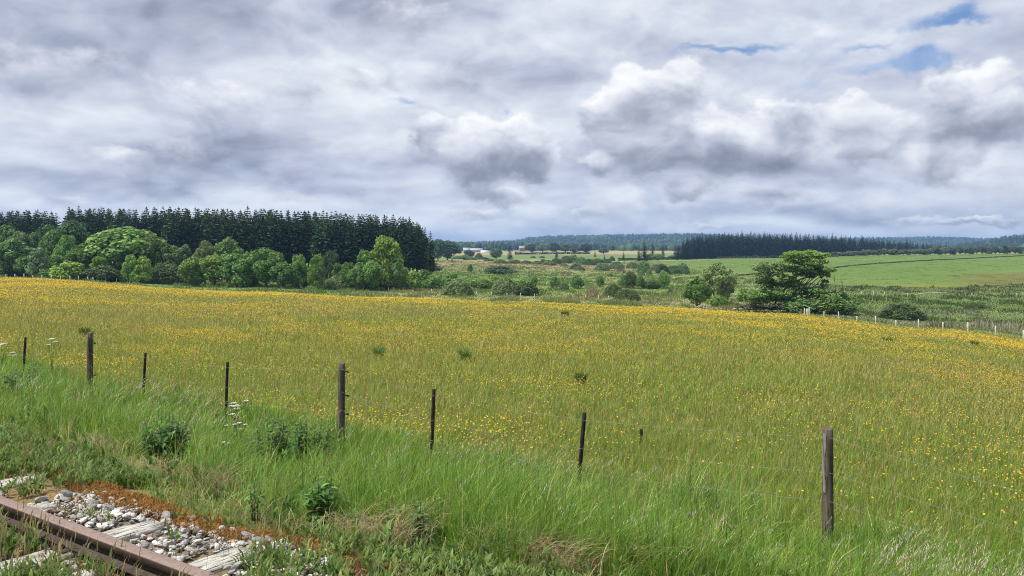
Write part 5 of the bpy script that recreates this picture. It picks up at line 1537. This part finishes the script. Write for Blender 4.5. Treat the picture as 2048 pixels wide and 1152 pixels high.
def build_rough():
    """tussocks of coarse grass over the valley floor"""
    r = np.random.default_rng(41); a = Acc()
    x, y, u = view_scatter(r, 330000, 80, 620)
    zn = zone(x, y); ed = edge_y(u); px = 1024 + F * u
    keep = (zn == 3) & (y > ed - 4) & ~((px < 860) & (y > 235))
    x, y, u = x[keep], y[keep], u[keep]; px = 1024 + F * u; ed = edge_y(u); n = len(x)
    z = ground_z(x, y)
    n1 = fbm2(x * 0.06, y * 0.05, 91, 3); n2 = fbm2(x * 0.25, y * 0.12, 92, 3)
    h = (0.18 + 0.75 * sstep(0.45, 0.7, n2)) * r.uniform(0.5, 1.3, n)
    base = ground_col(x, y) * np.where(px > 1500, 0.95, 1.2)[:, None]
    pale = sstep(0.55, 0.72, n1) * np.where(px > 1500, 0.25, 0.5)
    base = lerp3(base, (0.26, 0.24, 0.14), pale)
    # the reedy strip just behind the right hand fence
    reed = np.exp(-((y - ed - 8) / 7.0) ** 2) * sstep(1560, 1680, px)
    base = lerp3(base, (0.46, 0.40, 0.30), reed * 0.95 * (r.random(n) < 0.75)); h = h * (1 + 0.9 * reed)
    band2 = np.exp(-((y - ed - 42 - 6 * (n1 - 0.5)) / 6.0) ** 2) * sstep(1700, 1800, px)
    base = lerp3(base, (0.40, 0.36, 0.28), band2 * 0.8 * (r.random(n) < 0.6))
    mar = np.exp(-((y - ed - 2) / 6.0) ** 2) * (1 - sstep(1500, 1700, px))
    base = lerp3(base, (0.17, 0.22, 0.08), mar * 0.8)
    lf = np.exp(-((px - 400) / 130.0) ** 2) * np.exp(-((y - ed - 4) / 5.0) ** 2)
    base = lerp3(base, (0.30, 0.25, 0.15), lf * 0.7 * (r.random(n) < 0.5))
    w = 0.0011 * y * r.uniform(0.6, 1.4, n)
    a.put(*blades(np.stack([x, y, z - 0.03], -1), h, w, WIND + r.normal(0, 1.4, n), np.abs(r.normal(0.3, 0.2, n)), r.uniform(-0.7, 0.7, n), varcol(r, base, n, 0.15, 0.08), 2))
    tag(add('coarse_grass', a.mesh('coarse_grass', [M_grass])), kind='stuff')
build_rough()

def build_pasture():
    r = np.random.default_rng(46); a = Acc()
    x, y, u = view_scatter(r, 420000, 225, 690, -0.02, 0.74)
    keep = (zone(x, y) == 4); x, y = x[keep], y[keep]; n = len(x); z = ground_z(x, y)
    n1 = fbm2(x * 0.05, y * 0.03, 97, 3); n2 = fbm2(x * 0.3, y * 0.15, 98, 2)
    h = (0.05 + 0.12 * sstep(0.60, 0.78, n2)) * r.uniform(0.6, 1.3, n)
    base = ground_col(x, y) * (1.75 + 0.6 * (n1 - 0.5))[:, None]
    dk = r.random(n) < 0.10 * sstep(0.5, 0.7, n2); base[dk] *= 0.7
    a.put(*blades(np.stack([x, y, z - 0.02], -1), h, 0.0011 * y * r.uniform(0.6, 1.3, n), WIND + r.normal(0, 1.4, n), np.abs(r.normal(0.8, 0.2, n)), r.uniform(-1.2, 1.2, n), varcol(r, base, n, 0.12, 0.08), 2))
    tag(add('pasture_grass', a.mesh('pasture_grass', [M_grass])), kind='stuff')
build_pasture()

# ------------------------------------------------------------------ low weeds, moss and stems on the track bed
def build_trackplants():
    r = np.random.default_rng(51)
    # moss
    a = Acc(); n = 170000
    t = r.uniform(2.6, 9.5, n); s = r.uniform(2.6, 4.6, n); sg = s_grass(t)
    c = fbm2(s * 2.2, t * 1.4, 93, 3) + 0.07
    strip = np.exp(-((s - (sg - 0.30)) / 0.24) ** 2)
    strip = np.maximum(strip, 0.8 * np.exp(-((s - 3.35) / 0.16) ** 2) * np.exp(-((t - 3.75) / 0.35) ** 2))
    keep = r.random(n) < strip * sstep(0.40, 0.62, c) * (1 - np.exp(-((s - 2.9) / 0.1) ** 2))
    s, t, c = s[keep], t[keep], c[keep]; n = len(s)
    p = st(s, t); mound = 0.055 * sstep(0.40, 0.65, c)
    p[:, 2] = ground_z(p[:, 0], p[:, 1]) + mound * r.uniform(0.5, 1.1, n)
    gold = fbm2(s * 1.5 + 9, t * 0.8, 94, 2)
    base = lerp3((0.13, 0.050, 0.016), (0.27, 0.145, 0.042), sstep(0.40, 0.62, gold + 0.10 * (s - 3.3)))
    base = lerp3(base, (0.20, 0.065, 0.03), np.exp(-((t - 3.7) / 0.5) ** 2) * (s < 3.55))
    a.put(*blades(p, r.uniform(0.018, 0.045, n), r.uniform(0.004, 0.008, n), r.uniform(0, 6.28, n), r.uniform(0.4, 1.1, n), r.uniform(0, 6.28, n), varcol(r, base, n, 0.25), 2))
    # the cushion under the fibres
    ss = np.linspace(2.6, 4.4, 90); ts = np.linspace(2.6, 9.5, 260); Sg, Tg = np.meshgrid(ss, ts, indexing='ij')
    cc = fbm2(Sg * 2.2, Tg * 1.4, 93, 3) + 0.07; stp = np.exp(-((Sg - (s_grass(Tg) - 0.30)) / 0.24) ** 2)
    G = st(Sg, Tg); G[..., 2] = ground_z(G[..., 0], G[..., 1]) - 0.03 + 0.085 * sstep(0.36, 0.6, cc) * stp + 0.006 * fbm2(Sg * 30, Tg * 30, 95, 2) * stp
    I = np.arange(Sg.size).reshape(Sg.shape); Q = np.stack([I[:-1, :-1], I[1:, :-1], I[1:, 1:], I[:-1, 1:]], -1).reshape(-1, 4)
    on = (stp * sstep(0.36, 0.6, cc)).ravel()[Q].max(1) > 0.12
    a.put(G.reshape(-1, 3), Q[on], None, varcol(r, np.broadcast_to(np.array([0.13, 0.058, 0.020]), (Sg.size, 3)), Sg.size, 0.25))
    tag(add('moss_mat', a.mesh('moss_mat', [M_moss])), kind='stuff')
    # small leafy weeds
    b = Acc(); n = 9500
    t = r.uniform(-0.5, 11.0, n); s = r.uniform(0.2, 5.0, n)
    c = fbm2(s * 1.2, t * 0.8, 96, 3)
    bare = (s > 2.50) & (s < 3.75) & (t > 4.2) & (t < 6.7)
    keep = (s < s_grass(t) + 0.15) & (r.random(n) < sstep(0.36, 0.56, c) * np.where(bare, 0.07, 1.0)) & (np.abs(s - 2.43) > 0.10)
    dense = (((t > 6.45) & (s < 3.5)) | (s < 2.3) | ((t < 4.6) & (s > 3.1) & (s < 4.1) & (c > .40)) | ((t < 4.2) & (s < 4.0) & (c > .40))) & (r.random(n) < np.where((s > 2.45) & (t < 4.7), 0.32, 0.75)) & (np.abs(s - 2.43) > 0.10)
    keep |= dense & ~bare
    for tc, sl in ((5.28, 3.02), (4.345, 3.08), (7.15, 3.04)): keep &= ~((np.abs(t - tc) < 0.13) & (s < sl) & (s > 1.75) & (r.random(n) < 0.9))
    keep &= ~((t > 6.75) & (t < 7.32) & (s > 2.5) & (s < 3.06) & (r.random(n) < 0.88))
    s, t = s[keep], t[keep]; n = len(s)
    p = st(s, t); p[:, 2] = ground_z(p[:, 0], p[:, 1])
    hue = r.random(n)
    for k in range(26):
        ang = r.uniform(0, 6.28, n); hgt = r.uniform(0.0, 0.10, n) * (0.6 + 0.8 * hue)
        q = p + np.stack([np.cos(ang) * 0.035, np.sin(ang) * 0.035, hgt + 0.01], -1) * r.uniform(0.3, 1.2, n)[:, None]
        base = lerp3((0.115, 0.205, 0.04), (0.19, 0.26, 0.075), hue)
        b.put(*blades(q, r.uniform(0.03, 0.075, n), r.uniform(0.010, 0.022, n), ang, r.uniform(0.3, 1.0, n), ang + 1.57, varcol(r, base, n, 0.2), 2))
    tag(add('low_weeds', b.mesh('low_weeds', [M_grass])), kind='stuff')
    # seeding stems standing along the near side of the rail and through the stones
    d = Acc(); n = 900
    t = r.uniform(2.0, 8.5, n); s = np.where(r.random(n) < 0.6, r.normal(2.12, 0.12, n), r.uniform(1.2, 3.6, n))
    n = len(s); p = st(s, t); p[:, 2] = ground_z(p[:, 0], p[:, 1])
    h = r.uniform(0.15, 0.36, n); th = WIND + r.normal(0, 0.7, n); bend = r.uniform(0.1, 0.6, n)
    c0 = varcol(r, lerp3((0.21, 0.17, 0.075), (0.30, 0.23, 0.12), r.random(n)), n, 0.2)
    d.put(*blades(p, h, np.full(n, 0.0032), th, bend, r.uniform(0, 6.28, n), c0, 3))
    f = 0.78; ld = np.stack([np.cos(th), np.sin(th), np.zeros(n)], -1)
    pt = p + ld * (bend * h * f ** 2 * 0.9)[:, None] + np.array([0, 0, 1.0]) * (h * (f - 0.42 * bend * f ** 2.2))[:, None]
    d.put(*blades(pt, h * 0.3, np.full(n, 0.010), th, bend, r.uniform(0, 6.28, n), c0 * 1.1, 2))
    tag(add('trackside_stems', d.mesh('trackside_stems', [M_grass])), kind='stuff')
    # tiny purple vetch flowers
    e = Acc(); n = 44
    t = np.concatenate([r.normal(3.2, 0.5, 34), r.uniform(2, 8, 10)]); s = np.concatenate([r.normal(3.9, 0.25, 34), r.uniform(2.6, 3.8, 10)])
    p = st(s, t); p[:, 2] = ground_z(p[:, 0], p[:, 1]) + r.uniform(0.06, 0.16, n)
    for k in range(5):
        V, Q = cards(p + r.normal(0, 0.008, (n, 3)), unit(r.normal(size=(n, 3))), 0.011, r=r); e.put(V, Q, None, (0.20, 0.12, 0.21))
    tag(add('vetch_flowers', e.mesh('vetch_flowers', [M_petal])), kind='stuff')
build_trackplants()

# ------------------------------------------------------------------ individual plants
def solve_near(px, py, y0=3.0, y1=80.0):
    u = (px - 1024) / F; ys = np.geomspace(y0, y1, 1500); g = ground_z(u * ys, ys)
    ok = np.where(HZ + (CZ - g) / ys * F <= py)[0]
    Y = float(ys[ok[0]]) if len(ok) else 12.0
    return u * Y, Y, gz1(u * Y, Y)

def leaf_strip(r, p, d, L, w, droop):
    """one lance shaped leaf of three segments"""
    d = np.asarray(d, float); sd = np.cross(d, (0, 0, 1.0)); sd = sd / max(np.linalg.norm(sd), 1e-6)
    V = []
    for f, ww in ((0, .15), (.3, 1.0), (.65, .8)):
        c = p + d * L * f + np.array([0, 0, -droop * L * f * f]); V += [c - sd * w * ww * .5 + np.array([0, 0, .12 * w]), c + sd * w * ww * .5 + np.array([0, 0, .12 * w])]
    V.append(p + d * L + np.array([0, 0, -droop * L]))
    return V, [(0, 1, 3, 2), (2, 3, 5, 4)], [(4, 5, 6)]

def leafy_weed(px, base, top, wpx, stems, colr, label, seed, leafL=0.15):
    X, Y, z = solve_near(px, base); h = (base - top) / F * Y * 1.15 + 0.10; wd = wpx / F * Y
    r = np.random.default_rng(seed)
    root = empty('leafy_weed', (X, Y, z)); tag(root, label, 'wild plant')
    sa = Acc(); la = Acc()
    for i in range(stems):
        th = r.uniform(0, 6.28); rr = wd * 0.5 * math.sqrt(r.random()) * 0.75
        p0 = np.array([rr * 0.6 * math.cos(th), rr * 0.6 * math.sin(th), 0]); hh = h * r.uniform(0.45, 1.05) * (1 - 0.25 * rr / max(wd * .5, .01))
        p1 = np.array([rr * 1.25 * math.cos(th), rr * 1.25 * math.sin(th), hh])
        v, q, t = tube([p0, (p0 + p1) / 2 + r.normal(0, .01, 3), p1], [.005, .004, .002], 4); sa.put(v, q, t, (0.10, 0.12, 0.045))
        nl = int(9 + 26 * hh)
        for j in range(nl):
            f = 0.18 + 0.82 * j / nl; p = p0 * (1 - f) + p1 * f
            a_ = j * 2.4 + r.normal(0, .3); el = r.uniform(0.1, 0.7)
            d = np.array([math.cos(a_) * math.cos(el), math.sin(a_) * math.cos(el), math.sin(el)])
            L = leafL * r.uniform(0.7, 1.2) * (1.1 - 0.5 * f)
            v, q, t = leaf_strip(r, p, d, L, L * 0.30, r.uniform(0.1, 0.7))
            la.put(v, q, t, np.array(colr) * math.exp(r.normal(0.15, .28)))
    add('stems', sa.mesh('stems', [M_grass]), root); add('leaves', la.mesh('leaves', [M_grass]), root)
leafy_weed(335, 934, 838, 100, 40, (0.07, 0.15, 0.036), 'bushy dark green leafy weed standing alone in the grass on the left', 1)
leafy_weed(540, 945, 856, 104, 26, (0.08, 0.16, 0.042), 'leafy weed clump left of the middle wooden post, with dry stalks', 2)
leafy_weed(622, 938, 850, 92, 26, (0.075, 0.165, 0.04), 'leafy weed clump right beside the middle wooden post', 3)
leafy_weed(640, 1046, 972, 80, 11, (0.09, 0.19, 0.045), 'single broad leaved thistle plant at the edge of the stones', 4, 0.15)
leafy_weed(508, 1040, 945, 46, 4, (0.09, 0.19, 0.045), 'tall slender leafy stem rising from the orange moss', 5, 0.11)
leafy_weed(850, 1100, 1014, 64, 7, (0.10, 0.20, 0.055), 'pale green leafy weed near the bottom edge among purple flowers', 6, 0.12)
leafy_weed(62, 778, 738, 70, 22, (0.08, 0.16, 0.045), 'leafy weeds at the foot of the leftmost black stake', 7, 0.16)
leafy_weed(18, 790, 752, 60, 18, (0.08, 0.16, 0.04), 'dark leafy weeds at the left picture edge below the white flowers', 8, 0.16)

def umbel_plant(px, base, heads, label, seed):
    X, Y, z = solve_near(px, base); r = np.random.default_rng(seed)
    root = empty('white_wildflower', (X, Y, z)); tag(root, label, 'wildflower', 'white umbel flowers along the fence')
    pix = Y / F; base_py = HZ + (CZ - z) / pix
    sa = Acc()
    for (hx, hy, hr) in heads:
        top = Acc()
        p1 = np.array([(hx - px) * pix, r.normal(0, .05), (base_py - hy) * pix])
        p0 = np.array([r.normal(0, .01), 0, 0]); m = np.array([p1[0] * 0.3, p1[1] * .3, p1[2] * 0.6])
        v, q, t = tube([p0, m, p1], [.006, .005, .003], 4); sa.put(v, q, t, (0.10, 0.15, 0.05))
        R = hr * pix
        for j in range(13):
            aa = j * 2.4; rr = R * math.sqrt((j + .5) / 13)
            c = p1 + np.array([rr * math.cos(aa), rr * math.sin(aa), 0.02 - 0.25 * rr * rr / R])
            v, q, t = tube([p1 - np.array([0, 0, .03]), c], [.002, .0012], 3); sa.put(v, q, t, (0.12, 0.17, 0.06))
            k = 9; cc = c + r.normal(0, R * .11, (k, 3)) * np.array([1, 1, .35])
            V, Q = cards(cc, unit(np.array([0, -.4, 1.0]) + .4 * r.normal(size=(k, 3))), R * .14, r=r); top.put(V, Q, None, (0.78, 0.78, 0.72))
        add('flower_head', top.mesh('flower_head', [M_petal]), root)
    for j in range(9):
        a_ = r.uniform(0, 6.28); f = r.uniform(.1, .6)
        v, q, t = leaf_strip(r, np.array([0, 0, f * .5]), np.array([math.cos(a_), math.sin(a_), .4]), .16, .05, .5); sa.put(v, q, t, (0.06, 0.12, 0.035))
    add('stems', sa.mesh('stems', [M_grass]), root)
umbel_plant(468, 880, [(467, 808, 6), (478, 810, 7), (459, 815, 5), (474, 818, 6), (488, 806, 5), (466, 829, 6)], 'white umbel wildflower right of the black stake left of centre', 1)
umbel_plant(476, 905, [(470, 851, 5), (478, 848, 5), (488, 853, 4), (476, 861, 4), (450, 855, 4)], 'white umbel wildflower just below the one by the black stake', 2)
umbel_plant(446, 935, [(437, 893, 4), (445, 888, 5), (453, 891, 4)], 'small white wildflower low in the grass, nearest the camera', 3)
umbel_plant(6, 760, [(4, 690, 6), (12, 687, 6), (-6, 695, 6), (17, 712, 4)], 'white wildflower cut by the left picture edge', 4)
umbel_plant(104, 760, [(105, 678, 6), (98, 690, 4), (112, 684, 5), (24, 706, 5), (32, 711, 4)], 'white wildflower between the left stake and the left wooden post', 5)

def tussock(px, base, top, wpx, colr, label, seed):
    X, Y, z = solve_near(px, base, 8, 160); h = (base - top) / F * Y * 0.85 + 0.1; wd = wpx / F * Y
    r = np.random.default_rng(seed); n = 260; a = Acc()
    th = r.uniform(0, 6.28, n); rr = wd * .32 * np.sqrt(r.random(n))
    p = np.stack([rr * np.cos(th), rr * np.sin(th), np.zeros(n)], -1)
    a.put(*blades(p, h * r.uniform(.6, 1.15, n), np.full(n, max(.008, .0008 * Y)), th, r.uniform(.1, .6, n), r.uniform(0, 6.28, n), varcol(r, np.broadcast_to(np.array(colr), (n, 3)), n), 3))
    o = add('grass_tussock', a.mesh('grass_tussock', [M_grass])); o.location = (X, Y, z); tag(o, label, 'grass tuft')
DT = (0.13, 0.245, 0.055)
tussock(930, 722, 696, 26, DT, 'dark green rush tuft in the middle of the flowering meadow', 1)
tussock(758, 716, 690, 24, DT, 'dark grass tuft in the meadow right above the middle wooden post', 2)
tussock(170, 674, 655, 22, (0.06, 0.13, 0.03), 'green tuft showing behind the top of the left wooden post', 3)
tussock(1775, 684, 674, 26, DT, 'small dark tuft on the right of the meadow near the far fence', 4)
tussock(1950, 690, 682, 20, DT, 'faint dark tuft at the far right of the meadow', 5)
tussock(1163, 770, 745, 24, (0.065, 0.125, 0.03), 'long leaved tuft in the meadow above the right black stakes', 6)
tussock(1130, 632, 622, 20, (0.07, 0.13, 0.03), 'small green tuft among the dense yellow flowers near the centre', 7)
# ------------------------------------------------------------------ fence beside the railway
def fence_xy(px):
    u = (px - 1024) / F; Y = S_FENCE / (NX * u + NY); return u * Y, Y

TOPS = []
def round_post(px_top, top, px_base, rad, name, label, group, mat, insul=(), seed=0, n=14, capcol=None):
    x, y = fence_xy(px_top); zt = CZ - (top - HZ) / F * y
    u_b = (px_base - 1024) / F; xb = x + 1.35 * (px_base - px_top) / F * y
    zg = gz1(xb, y) - 0.35
    r = np.random.default_rng(seed); a = Acc()
    K = 14; hgt = zt - zg; V = []
    wob = r.normal(0, 0.035, n)
    for k in range(K):
        f = k / (K - 1.0); c = np.array([(xb - x) * (1 - f), 0, 0])
        for j in range(n):
            th = 2 * math.pi * j / n
            rr = rad * (1.06 - 0.08 * f) * (1 + wob[j] + r.normal(0, 0.008))
            V.append((c[0] + rr * math.cos(th), c[1] + rr * math.sin(th), zg - zt + hgt * f))
    rc = rad * 0.88
    for j in range(n):
        th = 2 * math.pi * j / n
        V.append((rc * math.cos(th) * (1 + wob[j]), rc * math.sin(th) * (1 + wob[j]), 0.006 + r.normal(0, .0015)))
    Q = [(k * n + j, k * n + (j + 1) % n, (k + 1) * n + (j + 1) % n, (k + 1) * n + j) for k in range(K) for j in range(n)]
    T = [(K * n, K * n + j, K * n + j + 1) for j in range(1, n - 1)]
    a.put(V, Q, T)
    root = add(name, a.mesh(name, [mat])); root.location = (x, y, zt)
    tag(root, label, 'fence post', group)
    for py in insul:
        dz = -(py - top) / F * y; b = Acc()
        v, q, t = tube([(rad * 0.9, -0.01, dz), (rad + 0.012, -0.012, dz), (rad + 0.03, -0.014, dz), (rad + 0.042, -0.015, dz)], [0.006, 0.007, 0.017, 0.015], 8); b.put(v, q, t)
        v, q, t = tube([(rad + 0.042, -0.015, dz - 0.001), (rad + 0.052, -0.016, dz)], [0.022, 0.018], 8); b.put(v, q, t)
        add('insulator', b.mesh('insulator', [M_ins]), root)
    TOPS.append((x, y, zt))
    return root
M_ins = plain_mat('black_plastic', (0.012, 0.012, 0.013), 0.45)
M_wire = plain_mat('galvanised_wire', (0.30, 0.31, 0.30), 0.5)
GP = 'round wooden posts of the near fence'; GS = 'black stakes of the near fence'
big_post = round_post(1655, 858, 1656, 0.053, 'wooden_post', 'largest weathered round wooden post, at right, with a painted sunlit strip down its left side', GP, M_post, seed=1)
def lit_strip(post, rad, th0, th1, z0, z1, seed):  # pale overlay that paints the sunlit left side onto a post
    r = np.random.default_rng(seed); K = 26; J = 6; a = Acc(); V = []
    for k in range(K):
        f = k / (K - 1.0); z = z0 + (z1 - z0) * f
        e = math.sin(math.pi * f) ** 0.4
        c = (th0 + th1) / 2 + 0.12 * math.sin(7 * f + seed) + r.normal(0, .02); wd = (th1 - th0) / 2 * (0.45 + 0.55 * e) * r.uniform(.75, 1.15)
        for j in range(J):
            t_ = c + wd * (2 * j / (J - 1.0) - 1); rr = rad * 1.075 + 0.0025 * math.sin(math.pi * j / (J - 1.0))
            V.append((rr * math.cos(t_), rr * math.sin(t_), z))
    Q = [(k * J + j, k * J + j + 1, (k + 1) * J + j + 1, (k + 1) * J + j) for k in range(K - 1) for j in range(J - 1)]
    a.put(V, Q); add('lit_strip', a.mesh('lit_strip', [M_litwood]), post)
M_litwood = wood_mat('lit_wood', (0.16, 0.14, 0.12), (0.27, 0.245, 0.215), (0.38, 0.355, 0.32), (1, 1, 0.05), 0.6, 0.8)  # lighter copy of the post wood, sunlight put into its colour
lit_strip(big_post, 0.053, math.radians(192), math.radians(232), -0.03, -0.62, 1)
round_post(684, 727, 682, 0.053, 'wooden_post', 'weathered wooden post left of centre carrying three black insulators on its right', GP, M_post, (743, 791, 828), seed=2)
left_post = round_post(181, 665, 180, 0.058, 'wooden_post', 'wooden post at far left with a painted sunlit patch on its left side', GP, M_post, (686, 750), seed=3)
lit_strip(left_post, 0.058, math.radians(186), math.radians(226), -0.38, -0.68, 3)
round_post(1169, 826, 1154, 0.026, 'black_stake', 'slightly leaning black stake between the centre and the right wooden post', GS, M_stake, seed=4, n=8)
round_post(868, 779, 862, 0.025, 'black_stake', 'thin black stake right of the middle wooden post', GS, M_stake, seed=5, n=8)
round_post(455, 725, 451, 0.025, 'black_stake', 'thin black stake beside the white wildflowers', GS, M_stake, seed=6, n=8)
round_post(291, 706, 285, 0.026, 'black_stake', 'leaning black stake right of the far left wooden post', GS, M_stake, seed=7, n=8)
round_post(51, 675, 46, 0.027, 'black_stake', 'black stake nearest the left picture edge', GS, M_stake, seed=8, n=8)
TOPS.append((*fence_xy(-80), CZ - (655 - HZ) / F * fence_xy(-80)[1])); TOPS.append((*fence_xy(2330), CZ - (1040 - HZ) / F * fence_xy(2330)[1]))
TOPS.sort(key=lambda p: p[0])
for dz, lab in ((0.075, 'topmost thin grey wire of the near fence'), (0.42, 'middle thin grey wire of the near fence'), (0.70, 'lowest thin grey wire of the near fence, half hidden in grass')):
    a = Acc(); pts = []
    for i in range(len(TOPS) - 1):
        p, q = np.array(TOPS[i]), np.array(TOPS[i + 1])
        for k in range(6):
            f = k / 6; c = p * (1 - f) + q * f; c[2] -= dz + 0.05 * f * (1 - f); c[1] -= 0.058; pts.append(c)
    v, q, t = tube(pts, np.full(len(pts), 0.0010), 5); a.put(v, q, t)
    tag(add('fence_wire', a.mesh('fence_wire', [M_wire])), lab, 'wire', 'wires of the near fence')
# small stump of a stake standing behind the fence
xs_, ys_, zs_ = solve_near(1282, 892, 8, 40)
a = Acc(); v, q, t = tube([(0, 0, -0.2), (0.004, 0, 0.16), (0.0, 0, 0.18)], [0.03, 0.028, 0.024], 8); a.put(v, q, t)
o = add('short_stake', a.mesh('short_stake', [M_stake])); o.location = (xs_, ys_, zs_ + 0.1); tag(o, 'short dark stake in the meadow grass right of the leaning black stake', 'stake')

# ------------------------------------------------------------------ posts of the far fences
M_pale = plain_mat('pale_wood', (0.46, 0.43, 0.38), 0.9, 0.25, 6)
def far_post(px, base, vis, rad, label, group, Y=None, lean=0.0):
    Y = Y or solve_y(px, base); X = (px - 1024) / F * Y; z = gz1(X, Y); h = vis / F * Y + 0.35
    a = Acc(); v, q, t = tube([(0, 0, -0.3), (lean * .5 * h, 0, h * .5), (lean * h, 0, h), (lean * h, 0, h + .02)], [rad, rad, rad * .92, rad * .5], 7); a.put(v, q, t)
    o = add('far_fence_post', a.mesh('far_fence_post', [M_pale], True)); o.location = (X, Y, z); tag(o, label, 'fence post', group)
GR = 'pale posts of the fence along the right edge of the meadow'
for i, (px, base, vis) in enumerate(((1648, 634, 8), (1677, 640, 11), (1714, 644, 8), (1751, 650, 13), (1792, 651, 9), (1837, 657, 14), (1886, 660, 10), (1936, 665, 14), (1991, 672, 15), (2047, 676, 14))):
    far_post(px, base + 4, vis, 0.085, 'pale wooden fence post along the right edge of the meadow', GR)
for px, base, vis, lab in ((1609, 630, 10, 'leftmost pale post of the tight group at the corner of the right fence'), (1613, 631, 9, 'second pale post of the tight group at the corner of the right fence'),
                           (1616, 632, 10, 'third pale post of the tight group at the corner of the right fence'), (1618.5, 636, 13, 'thickest pale corner post of the right fence')):
    far_post(px, base + 3, vis, 0.09, lab, 'corner posts of the right fence')
GL = 'pale posts of the fence along the far left edge of the meadow'
for i, px in enumerate((12, 30, 48, 66, 84, 103, 121, 140, 157, 175, 186, 211, 233)):
    far_post(px, np.interp(px, [0, 300], [554.5, 566]) + 1.5, 5 + (i % 3), 0.10, 'small pale fence post along the far left edge of the meadow', GL)
GM = 'small posts of the fence behind the meadow in the middle'
for i, px in enumerate((702, 724, 777, 863, 893, 924, 953, 983, 1014, 1041, 1069, 1146, 1171, 1197, 1217)):
    far_post(px, np.interp(px, [700, 1000, 1220], [577, 592, 598]) + 2, 5 + (i % 2), 0.10, 'small pale fence post behind the middle of the meadow', GM)
GB = 'small posts on the rough slope at right'
for px, base in ((1723, 592), (1747, 591), (1769.5, 592), (1815, 595), (1944, 595), (2034, 595)):
    far_post(px, base, 6, 0.09, 'small pale post standing on the rough slope below the green pasture', GB)
def fallen_rail():
    a = Acc(); Y = solve_y(1870, 592)
    L = lambda px, py: np.array([(px - 1870) * Y / F, 0, (592 - py) * Y / F])
    for p, q in (((1831, 592), (1863, 587.5)), ((1863, 588), (1908, 589.5))):
        v, qd, t = tube([L(*p), L(*q)], [.10, .10], 6); a.put(v, qd, t)
    X = (1870 - 1024) / F * Y
    o = add('timber_rail', a.mesh('timber_rail', [M_pale], True)); o.location = (X, Y, gz1(X, Y) + 0.35); tag(o, 'pale broken timber rail lying on the rough slope at right', 'timber')
fallen_rail()
def log(px, base, lpx, rad, ang, label):
    Y = solve_y(px, base); X = (px - 1024) / F * Y; z = gz1(X, Y); L = lpx / F * Y; r = np.random.default_rng(int(px)); a = Acc()
    v, q, t = limb(r, (-L / 2, 0, rad), (L / 2, 0.3, rad + L * math.tan(ang)), rad, rad * .7, .04, 8); a.put(v, q, t, (1, 1, 1))
    o = add('bleached_log', a.mesh('bleached_log', [M_pale], True)); o.location = (X, Y, z + 0.25); tag(o, label, 'log')
log(1478, 622, 26, 0.16, .12, 'upper bleached log lying at the left foot of the leaning willow')
log(1490, 623, 24, 0.14, .10, 'lower bleached log lying at the left foot of the leaning willow')
log(1572, 626, 50, 0.10, -.02, 'long pale branch on the ground under the leaning willow')
def rock_pile(px, base, wpx, n, label, seed):
    Y = solve_y(px, base); X = (px - 1024) / F * Y; r = np.random.default_rng(seed); w_ = wpx / F * Y
    p = np.stack([r.normal(0, w_ * .22, n), r.normal(0, .8, n), np.zeros(n)], -1)
    zz = gz1(X, Y); p[:, 2] = r.uniform(0.1, 0.9, n) * np.exp(-(p[:, 0] / (w_ * .35)) ** 2)
    c = np.broadcast_to(np.array([0.20, 0.20, 0.19]), (n, 3)) * np.exp(r.normal(0, .2, n))[:, None]
    o = add('stone_heap', stones('stone_heap', p, r.uniform(.25, .55, n), c, r)); o.location = (X, Y, zz); tag(o, label, 'stones')
rock_pile(1351, 560, 17, 14, 'small grey heap of stones on the moor left of the pasture', 3)
rock_pile(1405, 621, 36, 9, 'pale flat stones in the grass below the loose many stemmed tree', 4)
# ------------------------------------------------------------------ the air
def build_haze():
    m = bpy.data.materials.new('haze_air'); m.use_nodes = True
    t = NT(m.node_tree)
    pv = t.n('ShaderNodeVolumePrincipled')
    pv.inputs['Color'].default_value = (0.33, 0.57, 1.0, 1)
    pv.inputs['Density'].default_value = HAZE
    pv.inputs['Anisotropy'].default_value = 0.2
    o = t.n('ShaderNodeOutputMaterial'); t.put(o.inputs['Volume'], pv.outputs[0])
    zlo, zhi = -18.0, 75.0
    xs, y0, y1 = 15000.0, -200.0, 6100.0
    V = [(x, y, z) for z in (zlo, zhi) for (x, y) in ((-xs, y0), (xs, y0), (xs, y1), (-xs, y1))]
    Q = [(0, 3, 2, 1), (4, 5, 6, 7), (0, 1, 5, 4), (1, 2, 6, 5), (2, 3, 7, 6), (3, 0, 4, 7)]
    tag(add('haze', mesh_np('haze', V, quads=Q, mats=[m])), kind='stuff')
HAZE = 1.45e-4
build_haze()
